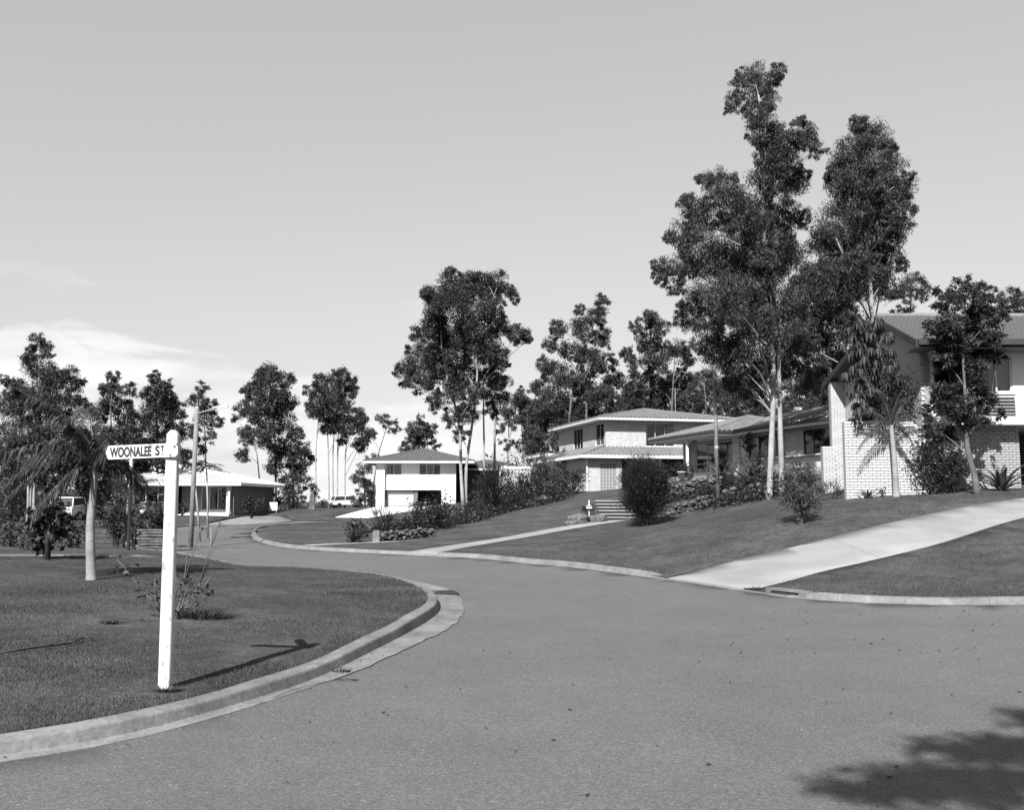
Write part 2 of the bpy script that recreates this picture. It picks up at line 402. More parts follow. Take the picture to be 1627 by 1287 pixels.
def grid(x0, x1, y0, y1, s):
    gx, gy = np.meshgrid(np.arange(x0, x1, s), np.arange(y0, y1, s))
    j = RNG.uniform(-.18, .18, gx.shape) * s, RNG.uniform(-.18, .18, gx.shape) * s
    return np.stack([(gx + j[0]).ravel(), (gy + j[1]).ravel()], -1)
pts = [grid(-26, 34, -14, 50, .8)]
g = grid(-70, 74, -40, 140, 3.0); pts.append(g[~((g[:, 0] > -27) & (g[:, 0] < 35) & (g[:, 1] > -15) & (g[:, 1] < 51))])
g = grid(-1600, 1600, -600, 3000, 45.0); pts.append(g[~((g[:, 0] > -80) & (g[:, 0] < 84) & (g[:, 1] > -60) & (g[:, 1] < 150))])
pts = np.concatenate(pts)
polys = {'road': ROAD, 'driveway': DRIVE, 'footpath': PATH, 'garden_path': PATH2, 'garage_driveway': GDRIVE, 'gravel_apron': GRAVEL, 'side_path': LPATH}
V2 = [Vector(p) for p in pts]; E = []
for P in polys.values():
    k = len(V2); V2 += [Vector(p) for p in P]; E += [(k+i, k+(i+1) % len(P)) for i in range(len(P))]
ov, oe, of, *_ = delaunay_2d_cdt(V2, E, [], 0, 1e-4)
A = np.array([tuple(v) for v in ov]); T = np.array([f for f in of if len(f) == 3], dtype=int)
cen = A[T].mean(1)
cls = np.zeros(len(T), int)
order = ['garage_driveway', 'side_path', 'garden_path', 'footpath', 'driveway', 'road', 'gravel_apron']
for i, n in enumerate(order): cls[inside(polys[n], cen[:, 0], cen[:, 1])] = i + 1
Zg = gz(A[:, 0], A[:, 1])
rough = .018 * np.sin(A[:, 0] * 1.3 + 2 * np.sin(A[:, 1] * .7)) * np.sin(A[:, 1] * 1.1)
RCa = np.array([tuple(p) for p in RC])
def kdist(x, y, C): return np.sqrt(((np.stack([x, y], -1)[:, None] - C[None]) ** 2).sum(-1)).min(1)
def surface(name, which, z, m, skirt=.12):
    t = T[which]; u, inv = np.unique(t, return_inverse=True); t = inv.reshape(-1, 3)
    V = np.column_stack([A[u], z[u]])
    e = np.concatenate([t[:, [0, 1]], t[:, [1, 2]], t[:, [2, 0]]]); key = np.sort(e, 1)
    uq, idx, cnt = np.unique(key, axis=0, return_index=True, return_counts=True); be = e[idx[cnt == 1]]
    n = len(V); low = V.copy(); low[:, 2] -= skirt
    sk = np.concatenate([np.column_stack([be[:, 1], be[:, 0], be[:, 0] + n]), np.column_stack([be[:, 1], be[:, 0] + n, be[:, 1] + n])])
    o = np_mesh(name, np.vstack([V, low]), np.vstack([t, sk]), m, smooth=False)
    sm = np.zeros(len(t) + len(sk), bool); sm[:len(t)] = True; o.data.polygons.foreach_set('use_smooth', sm)
    return tag(o, kind='structure')
LCa = np.array([tuple(p) for p in LC])
near = np.minimum(dk := kdist(A[:, 0], A[:, 1], RCa), kdist(A[:, 0], A[:, 1], LCa))
lawn_o = surface('lawn', cls == 0, Zg + .10 + .036 * np.exp(-((A[:, 0] + 1.6) ** 2 + (A[:, 1] - 14.5) ** 2) / 9) + rough * np.clip(near, 0, 1) - .05 * np.clip(1 - near / .1, 0, 1), M['lawn'])
road_o = surface('road', cls == 6, Zg, M['asphalt'])
ramp = np.clip(dk / 1.6, 0, 1) * .085 + .035
drive_o = surface('driveway', cls == 5, Zg + ramp, M['drive'])
def joint(p, q):
    n = 14; mb = MB(); d = (Vector(q) - Vector(p)).normalized(); w = Vector((-d.y, d.x)) * .004
    for i in range(n + 1):
        c = Vector(p).lerp(Vector(q), i / n); z = gz(c.x, c.y) + min(1, float(kdist(np.array([c.x]), np.array([c.y]), RCa)[0]) / 1.6) * .085 + .035 + .008
        mb.v += [(c.x - w.x, c.y - w.y, z), (c.x + w.x, c.y + w.y, z)]
    mb.f = [(2*i, 2*i+1, 2*i+3, 2*i+2) for i in range(n)]
    mb.build('expansion_joint', M['concrete'], drive_o)
joint(far_[2], near_[1])
surface('footpath', cls == 4, Zg + .115, M['drive'])
surface('garden_path', cls == 3, Zg + .12, M['drive'])
surface('side_path', cls == 2, Zg + .115, M['concrete'])
surface('garage_driveway', cls == 1, Zg + .12, M['white'])
surface('gravel_apron', cls == 7, Zg + .03, M['gravel'])

MOUTH = Vector((4.15, 20.6))
def kerb(chain, prof, name, seclen, lower=None):
    root = bpy.data.objects.new(name, None); COL.objects.link(root); tag(root, kind='structure')
    n = len(chain); nor = []
    for i in range(n):
        d = (chain[min(i+1, n-1)] - chain[max(i-1, 0)]).normalized(); nor.append(Vector((-d.y, d.x)))
    i = 0
    while i < n - 1:
        j = min(i + seclen, n - 1)
        mb = MB(); P = len(prof); k = 0
        for q in range(i, j + 1):
            c = chain[q].copy()
            if q == i and i: c = c.lerp(chain[q+1], .012)
            f = lower(c) if lower else 1.0
            for (o, z) in prof:
                s = c + nor[q] * o
                wob = .006 * math.sin(s.x * 3.1 + s.y * 2.3)
                mb.v.append((s.x, s.y, gz(s.x, s.y) + (z * f if z > .03 else z) + wob * (z > .05)))
        for q in range(j - i):
            for a in range(P - 1):
                mb.f.append((q*P+a, (q+1)*P+a, (q+1)*P+a+1, q*P+a+1))
        mb.f.append(tuple(range(P))); mb.f.append(tuple((j-i)*P + a for a in range(P))[::-1])
        mb.build('kerb_section', M['concrete'], root)
        i = j
    return root
PROF_L = [(-.17, -.05), (-.17, .006), (-.06, .010), (-.035, .016), (-.012, .092), (-.004, .104), (.012, .110), (.15, .116), (.15, -.05)]
PROF_R = [(-.07, -.05), (-.07, .006), (-.02, .018), (.015, .08), (.035, .105), (.13, .115), (.13, -.05)]
kerb(LC, PROF_L, 'kerb_left', 7, lambda c: 1 + .35 * math.exp(-((c.x + 1.6) ** 2 + (c.y - 14.5) ** 2) / 9))
kerb(RC, PROF_R, 'kerb_right', 7, lambda c: .22 + .78 * min(1, max(0, (min((c - MOUTH).length - 1.75, (c - Vector((5.4, 18.65))).length - .5)) / .2)))

# wide rough concrete apron round the gully, with the grate
def apron():
    outer = [Vector(p) for p in [(-2.10,8.75),(-1.93,9.21),(-1.61,9.84),(-1.31,11.12),(-1.10,12.1),(-.93,13.02),(-.80,14.1),(-.77,15.13),(-.81,16.27),(-1.07,18.42),(-1.7,19.86),(-2.45,21.1)]]
    rr = random.Random(3); oc = catmull([tuple(p) for p in outer], .22); mb = MB(); rows = []
    for i, p in enumerate(oc):
        j = min(range(len(LC)), key=lambda k: (LC[k] - p).length); q = LC[j]
        t = q + (p - q).normalized() * .12; amp = .03 if 12 < p.y < 19 else .02
        w = p + (p - q).normalized() * rr.uniform(-amp, amp)
        if (w - q).length < .15: w = q + (p - q).normalized() * .15
        rows.append((t, w))
    n = len(rows)
    for a, b in rows:
        for s in (a, b): mb.v.append((s.x, s.y, gz(s.x, s.y) + .013))
        mb.v.append((b.x, b.y, gz(b.x, b.y) - .03))
    for i in range(n - 1):
        k = i * 3
        mb.f += [(k, k+1, k+4, k+3), (k+1, k+2, k+5, k+4)]
    return tag(mb.build('gutter_apron', M['concrete']), kind='structure')
apron()
gp = Vector((-1.30, 18.15))
gr = thing('drain_grate', 'dark iron gully grate in the concrete apron at the near kerb corner', 'grate', (gp.x, gp.y, gz(gp.x, gp.y) + .02), R(16))
MB().box(-.25, .25, -.26, .26, -.004, 0).build('pit', M['black'], gr)
fr = MB()
for a in ((-.28, -.25, -.29, .29), (.25, .28, -.29, .29)): fr.box(*a, -.004, .012)
for a in ((-.25, .25, -.29, -.26), (-.25, .25, .26, .29)): fr.box(*a, -.004, .012)
fr.build('frame', M['dark'], gr)
bar = MB().box(-.01, .01, -.26, .26, .002, .01); bm0 = bar.build('bar', M['dark'], gr, loc=(-.21, 0, 0))
for i in range(1, 8): share('bar', bm0.data, gr, (-.21 + i * .06, 0, 0))

# kerb inlet right of the driveway: slab lintel over a dark slot
i0 = min(range(len(RC)), key=lambda i: (RC[i] - Vector((5.05, 19.0))).length)
i1 = min(range(len(RC)), key=lambda i: (RC[i] - Vector((5.75, 18.35))).length)
a, b = RC[i0], RC[i1]; d = (b - a); L_ = d.length; d.normalize()
inl = thing('kerb_inlet', 'dark slot drain inlet under a concrete lintel beside the driveway mouth', 'drain', (a.x, a.y, gz(a.x, a.y)), math.atan2(d.y, d.x))
MB().box(0, L_, -.02, .2, .085, .125).build('lintel', M['concrete'], inl)
MB().box(0, L_, .0, .03, -.02, .084).build('opening', M['black'], inl)
for xa in (-.13, L_ + .002): MB().box(xa, xa + .128, -.03, .20, 0, .122).build('side_block', M['concrete'], inl)

# ------------------------------------------------------------------ grass blades on the near lawns
KERB_NEAR = KERB_FINE[(KERB_FINE[:, 1] > 3) & (KERB_FINE[:, 1] < 34) & (np.abs(KERB_FINE[:, 0]) < 19)]
def grass(name, n, region, hmin, hmax, wid, label):
    x0, x1, y0, y1 = region
    x = RNG.uniform(x0, x1, n * 3); y = y0 + (y1 - y0) * RNG.uniform(0, 1, n * 3) ** 1.7
    keep = ~inside(ROAD, x, y)
    for P in (DRIVE, PATH, LPATH): keep &= ~inside(P, x, y)
    vis = np.abs(x) < .56 * y + 1.2
    keep &= vis
    x, y = x[keep][:n], y[keep][:n]
    dd = np.concatenate([kdist(x[i:i+4000], y[i:i+4000], KERB_NEAR) for i in range(0, len(x), 4000)])
    ok = dd > .165 - .05 * (np.sin(x * 5.3 + y * 3.1) + np.sin(y * 7.7 - x * 2.2) > .9)
    x, y, dd = x[ok], y[ok], dd[ok]; n = len(x)
    z = gz(x, y) + .09 + .036 * np.exp(-((x + 1.6) ** 2 + (y - 14.5) ** 2) / 9)
    pat = np.sin(x * 2.1 + 1.3 * np.sin(y * 1.7)) * np.sin(y * 2.7 + np.sin(x * 1.1))
    h = RNG.uniform(hmin, hmax, n) * (1 + .25 * pat) + np.where(dd < .24, RNG.uniform(0, .03, n), 0)
    a = RNG.uniform(0, 2 * np.pi, n); lean = RNG.uniform(0, .9, n) * h; la = RNG.uniform(0, 2 * np.pi, n)
    w = wid * RNG.uniform(.7, 1.4, n)
    ca, sa = np.cos(a) * w, np.sin(a) * w
    V = np.stack([np.column_stack([x - ca, y - sa, z]), np.column_stack([x + ca, y + sa, z]),
                  np.column_stack([x + np.cos(la) * lean, y + np.sin(la) * lean, z + h + .01])], 1).reshape(-1, 3)
    dry = np.clip(np.sin(x * 1.7 + 2.1 * np.sin(y * .9 + 1)) * np.sin(y * 2.3 + 1.7 * np.sin(x * 1.3)) - .45, 0, 1) * (RNG.uniform(0, 1, n) < .6)
    tone = np.clip(RNG.beta(1.4, 3.2, n) + .14 * pat + 1.3 * dry + (RNG.uniform(0, 1, n) < .04) * .6, 0, 2.0)
    o = np_mesh(name, V, np.arange(n * 3).reshape(-1, 3), M['grass'], tone=np.repeat(tone, 3))
    return tag(o, label, 'grass', kind='stuff')
grass('grass', 260000, (-14, 0, 5, 26), .012, .030, .0032, 'short mown grass blades over the near lawn beside the street sign')
grass('grass', 120000, (-3, 19, 16, 33), .014, .032, .006, 'short mown grass blades over the sloping lawn by the driveway')

# ------------------------------------------------------------------ house parts
def wall_x(mb, x0, x1, y0, y1, z0, z1, ops=()):
    """wall along x with openings (xa, xb, za, zb)"""
    xs = sorted({x0, x1, *[v for o in ops for v in o[:2]]}); zs = sorted({z0, z1, *[v for o in ops for v in o[2:]]})
    for a, b in zip(xs, xs[1:]):
        for c, d in zip(zs, zs[1:]):
            mx, mz = (a+b)/2, (c+d)/2
            if not any(o[0] < mx < o[1] and o[2] < mz < o[3] for o in ops): mb.box(a, b, y0, y1, c, d)
    return mb
def wall_y(mb, x0, x1, y0, y1, z0, z1, ops=()):
    ys = sorted({y0, y1, *[v for o in ops for v in o[:2]]}); zs = sorted({z0, z1, *[v for o in ops for v in o[2:]]})
    for a, b in zip(ys, ys[1:]):
        for c, d in zip(zs, zs[1:]):
            my, mz = (a+b)/2, (c+d)/2
            if not any(o[0] < my < o[1] and o[2] < mz < o[3] for o in ops): mb.box(x0, x1, a, b, c, d)
    return mb
def window(parent, x, y, z, w, h, rot=0, panes=2, frame='white', curtain=((0, .3), (.7, 1)), sill=True, cm='curtain', fw=.05, bar=None):
    """a window facing local -y (rot 0) or -x (rot -90); x,y,z is its lower left corner seen from outside, on the wall face"""
    f = MB()
    f.box(0, fw, .04, .11, 0, h).box(w-fw, w, .04, .11, 0, h).box(fw, w-fw, .04, .11, h-fw, h).box(fw, w-fw, .04, .11, 0, fw)
    for i in range(1, panes):
        c = w * i / panes; f.box(c-fw*.45, c+fw*.45, .045, .105, fw, h-fw)
    if bar: f.box(fw, w-fw, .047, .103, bar-fw*.45, bar+fw*.45)
    o = f.build('window', M[frame], parent, loc=(x, y, z)); o.rotation_euler = (0, 0, R(rot))
    edges = [fw] + [w * i / panes for i in range(1, panes)] + [w - fw]
    for a, b in zip(edges, edges[1:]):
        MB().box(a+.01, b-.01, .07, .076, fw, h-fw).build('pane', M['glass'], o)
    for a, b in curtain:
        n = max(6, int((b-a) * w / .05)); c = MB()
        for i in range(n + 1):
            t = a*w + .02 + (b-a) * (w-.04) * i / n; yy = .2 + .025 * math.sin(i * 1.9)
            c.v += [(t, yy, .02), (t, yy, h - .02)]
        c.f = [(2*i, 2*i+2, 2*i+3, 2*i+1) for i in range(n)]
        c.build('curtain', M[cm], o, True)
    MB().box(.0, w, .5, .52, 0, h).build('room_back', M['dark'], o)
    if sill: MB().box(-.06, w+.06, -.06, .038, -.07, -.003).build('sill', M['cream' if sill is True else sill], o)
    return o
def tile_plane(mb, P0, u, v, width, vlim, wcol=.3, course=.34, roll=.07):
    """rolled tiles over a sloping plane: P0 eave corner, u along the eave, v up the slope, vlim(u) -> (v0, v1)"""
    P0, u, v = Vector(P0), Vector(u).normalized(), Vector(v).normalized(); n = u.cross(v).normalized()
    nc = max(1, int(round(width / wcol))); wc = width / nc
    prof = [(0, 0), (.12, roll), (.40, roll), (.55, 0), (1, 0)]
    for c in range(nc):
        a0, a1 = vlim((c + .5) * wc)
        if a1 - a0 < .03: continue
        k = int(math.ceil((a1 - a0) / course))
        for r in range(k):
            s0 = a0 + r * course; s1 = min(a1, s0 + course + .02)
            b = len(mb.v)
            for (s, lift) in ((s0, .014), (s1, .004)):
                for (pu, ph) in prof:
                    mb.v.append(tuple(P0 + u * ((c + pu) * wc) + v * s + n * (ph + lift)))
            for (pu, ph) in prof: mb.v.append(tuple(P0 + u * ((c + pu) * wc) + v * s0 + n * (ph * .9 - .005)))
            for i in range(4):
                mb.f.append((b+i, b+i+1, b+6+i, b+5+i)); mb.f.append((b+10+i, b+11+i, b+i+1, b+i))
def hip_roof(parent, x0, x1, y0, y1, ze, pitch, tile, fascia='white', gutter=None, hips='LR', soffit='white', wcol=.3, name='roof', fh=.2, ridge='same'):
    """hip or gable roof over a rectangle (eave to eave); ridge runs along the longer side; hips at L/R (its low/high ends)"""
    lx, ly = x1 - x0, y1 - y0; swap = ly > lx
    Wd, Ln = (lx, ly) if swap else (ly, lx)
    hw = Wd / 2; t = math.tan(pitch); rise = hw * t; sl = math.hypot(hw, rise)
    def P(a, b, z):                                        # a along the ridge, b across
        return (x1 - b, y0 + a, z) if swap else (x0 + a, y0 + b, z)
    a0 = hw if 'L' in hips else 0; a1 = Ln - hw if 'R' in hips else Ln
    if a1 < a0: a0 = a1 = Ln / 2
    deck = MB()
    c = [P(0, 0, ze), P(Ln, 0, ze), P(Ln, Wd, ze), P(0, Wd, ze), P(a0, hw, ze + rise), P(a1, hw, ze + rise)]
    deck.add(c, [(0, 1, 5, 4), (2, 3, 4, 5), (1, 2, 5), (3, 0, 4), (3, 2, 1, 0)])
    ro = deck.build(name, M[tile], parent)
    tm = MB(); U = Vector(P(1, 0, 0)) - Vector(P(0, 0, 0)); B = Vector(P(0, 1, 0)) - Vector(P(0, 0, 0)); Zv = Vector((0, 0, 1))
    k = sl / hw
    def lim(q): return (0, min(q if 'L' in hips else 1e9, Ln - q if 'R' in hips else 1e9, hw) * k)
    tile_plane(tm, P(0, 0, ze + .012), U, B * hw + Zv * rise, Ln, lim, wcol)
    tile_plane(tm, P(Ln, Wd, ze + .012), -U, -B * hw + Zv * rise, Ln, lambda q: lim(Ln - q), wcol)
    tri = lambda q: (0, min(q, Wd - q) * k)
    if 'L' in hips: tile_plane(tm, P(0, Wd, ze + .012), -B, U * hw + Zv * rise, Wd, tri, wcol)
    if 'R' in hips: tile_plane(tm, P(Ln, 0, ze + .012), B, -U * hw + Zv * rise, Wd, tri, wcol)
    tag(tm.build('tile', M[tile], ro), kind='stuff')
    cap = MB(); top = lambda a, b, z: Vector(P(a, b, z)) + Vector((0, 0, .05))
    cap.tube([top(a0, hw, ze + rise), top(max(a1, a0 + .05), hw, ze + rise)], .09, 6)
    if 'L' in hips:
        for b in (0, Wd): cap.tube([top(0, b, ze), top(a0, hw, ze + rise)], .085, 6)
    if 'R' in hips:
        for b in (0, Wd): cap.tube([top(Ln, b, ze), top(a1, hw, ze + rise)], .085, 6)
    cap.build('ridge_cap', M[tile if ridge == 'same' else ridge], ro)
    fb = MB(); zz = ze - fh
    xa, xb, ya, yb = x0, x1, y0, y1
    fb.box(xa, xb, ya, ya+.04, zz, ze-.003).box(xa, xb, yb-.04, yb, zz, ze-.003).box(xa, xa+.04, ya+.04, yb-.04, zz, ze-.003).box(xb-.04, xb, ya+.04, yb-.04, zz, ze-.003)
    fb.build('fascia', M[fascia], ro)
    if gutter:
        gb = MB()
        gb.box(xa-.11, xb+.11, ya-.11, ya-.003, ze-.12, ze+.02).box(xa-.11, xa-.003, ya, yb, ze-.12, ze+.02).box(xb+.003, xb+.11, ya, yb, ze-.12, ze+.02)
        gb.build('gutter', M[gutter], ro)
    MB().box(xa+.042, xb-.042, ya+.042, yb-.042, zz+.02, zz+.04).build('soffit', M[soffit], ro)
    return ro

# bricks as pieces of their own
BR_L, BR_H, BR_J = .225, .070, .016
def brick_mesh(name, m, dy=.10, l=BR_L):
    mb = MB(); c = .004
    mb.add([(c,0,c),(l-c,0,c),(l-c,0,BR_H-c),(c,0,BR_H-c),(0,c,0),(l,c,0),(l,c,BR_H),(0,c,BR_H),(0,dy,0),(l,dy,0),(l,dy,BR_H),(0,dy,BR_H)],
           [(0,1,2,3),(4,5,1,0),(5,6,2,1),(6,7,3,2),(7,4,0,3),(4,8,9,5),(5,9,10,6),(6,10,11,7),(7,11,8,4),(8,11,10,9)])
    me = bpy.data.meshes.new(name); me.from_pydata(mb.v, [], mb.f); me.materials.append(m); return me
def brick_spots(length, height, top=None):
    """(x, z, length) of each brick in running bond; top(x) may cut the wall down"""
    out = []; r = 0; z = .005
    while z + BR_H <= height + .002:
        x = 0 if r % 2 == 0 else -(BR_L + BR_J) / 2
        while x < length - .02:
            a = max(x, 0); b = min(x + BR_L, length)
            if b - a > .05 and (top is None or (z + BR_H <= top((a+b)/2) + .03)): out.append((a, z, b - a))
            x += BR_L + BR_J
        z += BR_H + BR_J; r += 1
    return out
def brick_face(parent, spots, M4, m, limit, dy=.10):
    """first `limit` bricks are objects of their own, the rest joined"""
    rr = random.Random(11); cache = {}
    single = spots[:limit]; rest = spots[limit:]
    for x, z, l in single:
        key = round(l, 2)
        if key not in cache: cache[key] = brick_mesh('brick', m, dy, l)
        p = M4 @ Vector((x, rr.uniform(-.003, .003), z))
        share('brick', cache[key], parent, p, (0, 0, M4.to_euler().z))
    if rest:
        mb = MB()
        for x, z, l in rest:
            me = cache.setdefault(round(l, 2), None) or brick_mesh('brick', m, dy, l); cache[round(l, 2)] = me
            o = Vector((x, rr.uniform(-.003, .003), z))
            mb.add([M4 @ (v.co + o) for v in me.vertices], [tuple(f.vertices) for f in me.polygons])
        tag(mb.build('brick', m, parent), kind='stuff')

# ------------------------------------------------------------------ house on the right: two storeys, gable to the left
def right_house():
    zb = 1.75; X0, Y0, YB = 13.22, 31.3, 38.8
    h = thing('brick_house', 'two storey white brick and panel house with gable end behind the garden trees at right', 'house', (X0, Y0, zb))
    W = 9.0; z1 = 4.17 - zb; ze = 6.72 - zb; zr = 8.08 - zb; ry = 33.5 - Y0; by = YB - Y0
    # ground floor brick, set back under the upper floor
    gy = .55
    core = MB(); wall_x(core, 0, 3.34, gy + .1, gy + .3, 0, z1 - .003); core.box(3.24, 3.34, gy + .3, by, 0, z1 - .003); core.build('wall', M['mortar'], h)
    brick_face(h, brick_spots(3.355, z1 - .02), Matrix.Translation((0, gy, .02)), M['cream_brick'], 290)
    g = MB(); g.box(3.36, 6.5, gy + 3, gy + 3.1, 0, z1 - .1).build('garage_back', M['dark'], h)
    # gable wall
    gw = MB(); back = 6.5 - zb
    gw.prism([(.002, .0), (by, .0), (by, back), (ry, zr - .12), (.002, ze - .02)], .10, .28, 'x'); gw.build('gable_wall', M['mortar'], h)
    slope = lambda d: (ze - .02 + (zr - .12 - ze) * d / ry) if d < ry else (zr - .12 + (back - zr + .12) * (d - ry) / (by - ry))
    Mg = Matrix.Translation((0, by, .02)) @ Matrix.Rotation(-math.pi / 2, 4, 'Z')
    brick_face(h, brick_spots(by, zr - .1, lambda s: slope(by - s)), Mg, M['paint_brick'], 0)
    # wing wall at the back corner
    ww = MB(); ww.box(-.55, -.002, by - .16, by + .04, -.2, back - .02); ww.build('wing_wall_core', M['mortar'], h)
    brick_face(h, brick_spots(.54, back + .1), Matrix.Translation((-.545, by - .26, -.16)), M['paint_brick'], 0)
    # upper floor: slab edge, white panels, windows
    MB().box(.3, W, -.06, 6, z1, z1 + .26).build('floor_slab', M['white'], h)
    up = MB(); zu = z1 + .262; wz0, wz1 = 5.22 - zb, 6.42 - zb
    wall_x(up, .3, W, .0, .12, zu, ze - .1, [(.42, 1.5, wz0 - .1, wz1), (1.95, 2.95, wz0, wz1), (5.0, 7.0, wz0, wz1)]); up.build('upper_wall', M['white'], h)
    window(h, .42, 0, wz0 - .1, 1.08, wz1 - wz0 + .1, panes=2, frame='grey', curtain=((0, 1),), cm='curtain_dark')
    window(h, 1.95, 0, wz0, 1.0, wz1 - wz0, panes=2, frame='white', curtain=((.3, 1),), sill='white')
    window(h, 5.0, 0, wz0, 2.0, wz1 - wz0, panes=2, frame='white', sill='white')
    for (xa, xb) in ((.5, 1.5), (2.05, 2.98)):
        sp = thing_part('slat_panel', h, MB().box(xa, xb, -.03, -.004, zu + .05, wz0 - .16), M['dark'])
        me = MB().box(0, xb - xa, -.05, 0, 0, .055).build('slat', M['grey'], sp, loc=(xa, -.032, zu + .07))
        k = 1
        while zu + .07 + k * .105 < wz0 - .2:
            share('slat', me.data, sp, (xa, -.032, zu + .07 + k * .105)); k += 1
    # roof: long front slope with single tiles, dark barge boards
    ov = 1.15; xl = -.55; fy = -ov; zf = ze
    deck = MB()
    deck.add([(xl, fy, zf), (W, fy, zf), (W, ry, zr), (xl, ry, zr), (xl, 39.5 - Y0, 6.42 - zb), (W, 39.5 - Y0, 6.42 - zb)], [(0, 1, 2, 3), (3, 2, 5, 4)])
    deck.add([(xl, fy, zf - .1), (W, fy, zf - .1), (W, ry, zr - .1), (xl, ry, zr - .1), (xl, 39.5 - Y0, 6.32 - zb), (W, 39.5 - Y0, 6.32 - zb)], [(3, 2, 1, 0), (4, 5, 2, 3)])
    ro = deck.build('roof', M['tile_grey'], h)
    v = Vector((0, ry - fy, zr - zf)); sl = v.length; v.normalize(); nrm = Vector((1, 0, 0)).cross(v)
    tw, th = .3, .345; rows = int(sl / th); cols = int((W - xl) / tw)
    tmb = MB(); prof = [(0, 0), (.06, .03), (.12, .005), (.25, .002), (.31, .03), (.38, .03), (.46, .004), (.56, .002), (.62, .03), (.70, .03), (.78, .004), (1, 0)]
    prof = [(0, .0), (.05, .05), (.22, .055), (.30, .0), (.50, .0), (.55, .05), (.72, .055), (.80, .0), (1, .0)]
    n = len(prof)
    for s, l in ((0, .008), (th + .003, .0075)):
        for pu, ph in prof: tmb.v.append(tuple(Vector((1, 0, 0)) * pu * tw + v * s + nrm * (ph + l)))
    for pu, ph in prof: tmb.v.append(tuple(Vector((1, 0, 0)) * pu * tw + nrm * (ph * .7 + .006)))
    for i in range(n - 1): tmb.f += [(i, i+1, n+i+1, n+i), (2*n+i, 2*n+i+1, i+1, i)]
    tme = bpy.data.meshes.new('tile'); tme.from_pydata(tmb.v, [], tmb.f); tme.materials.append(M['tile_grey'])
    rest = MB(); cnt = 0
    for c in range(cols):
        for r in range(rows):
            p = Vector((xl + .02 + c * tw, fy, zf)) + v * (r * th) + nrm * .004
            if cnt < 240: share('tile', tme, ro, p); cnt += 1
            else: rest.add([q.co + p for q in tme.vertices], [tuple(f.vertices) for f in tme.polygons])
    tag(rest.build('tile', M['tile_grey'], ro), kind='stuff')
    MB().tube([(xl, ry, zr + .05), (W, ry, zr + .05)], .11, 8).build('ridge_cap', M['tile_mid'], ro)
    bb = MB()
    bb.add([(xl-.05, fy, zf-.2), (xl-.05, ry, zr-.2), (xl-.05, ry, zr+.03), (xl-.05, fy, zf+.03), (xl-.004, fy, zf-.2), (xl-.004, ry, zr-.2), (xl-.004, ry, zr+.03), (xl-.004, fy, zf+.03)],
           [(0,1,2,3),(7,6,5,4),(0,3,7,4),(3,2,6,7),(1,0,4,5),(2,1,5,6)])
    e = 39.5 - Y0; ez = 6.42 - zb
    bb.add([(xl-.05, ry, zr-.2), (xl-.05, e, ez-.2), (xl-.05, e, ez+.03), (xl-.05, ry, zr+.03), (xl-.004, ry, zr-.2), (xl-.004, e, ez-.2), (xl-.004, e, ez+.03), (xl-.004, ry, zr+.03)],
           [(0,1,2,3),(7,6,5,4),(0,3,7,4),(3,2,6,7),(1,0,4,5),(2,1,5,6)])
    bb.build('barge_board', M['fascia_dark'], ro)
    MB().box(xl, W, fy - .12, fy - .003, zf - .14, zf + .03).build('gutter', M['fascia_dark'], ro)
    MB().box(xl + .02, W, fy + .02, -.003, zf - .22, zf - .2).build('soffit', M['grey'], ro)
def thing_part(name, parent, mb, m): return mb.build(name, m, parent)
right_house()

# painted brick garden wall in front of the gable, stepping down at its right end
zgw = 1.72; gx0, gy0 = 10.42, 30.5
gwall = thing('garden_wall', 'white painted brick garden wall with sloping right end in front of the gable', 'wall', (gx0, gy0, zgw))
L_ = 2.62; H_ = 2.5
core = MB().prism([(0.005, 0), (L_-.01, 0), (L_ - .01, H_ - 1.05), (L_ - .42, H_ - .03), (.005, H_ - .03)], .10, .24, 'y'); core.build('wall_core', M['mortar'], gwall)
brick_face(gwall, brick_spots(L_, H_, lambda x: H_ if x < L_ - .42 else H_ - (x - L_ + .42) * 2.4), Matrix.Translation((0, 0, 0)), M['paint_brick'], 300)
# lower wall stub to the left of the wing wall
p = at(1310, 775, 40)
stub = thing('low_brick_wall', 'low white brick wall stub left of the tall wing wall', 'wall', (12.15, 38.1, 1.85))
MB().box(0, .5, .1, .3, 0, 2.0).build('wall_core', M['mortar'], stub)
brick_face(stub, brick_spots(.5, 2.05), Matrix.Translation((0, 0, 0)), M['paint_brick'], 80)

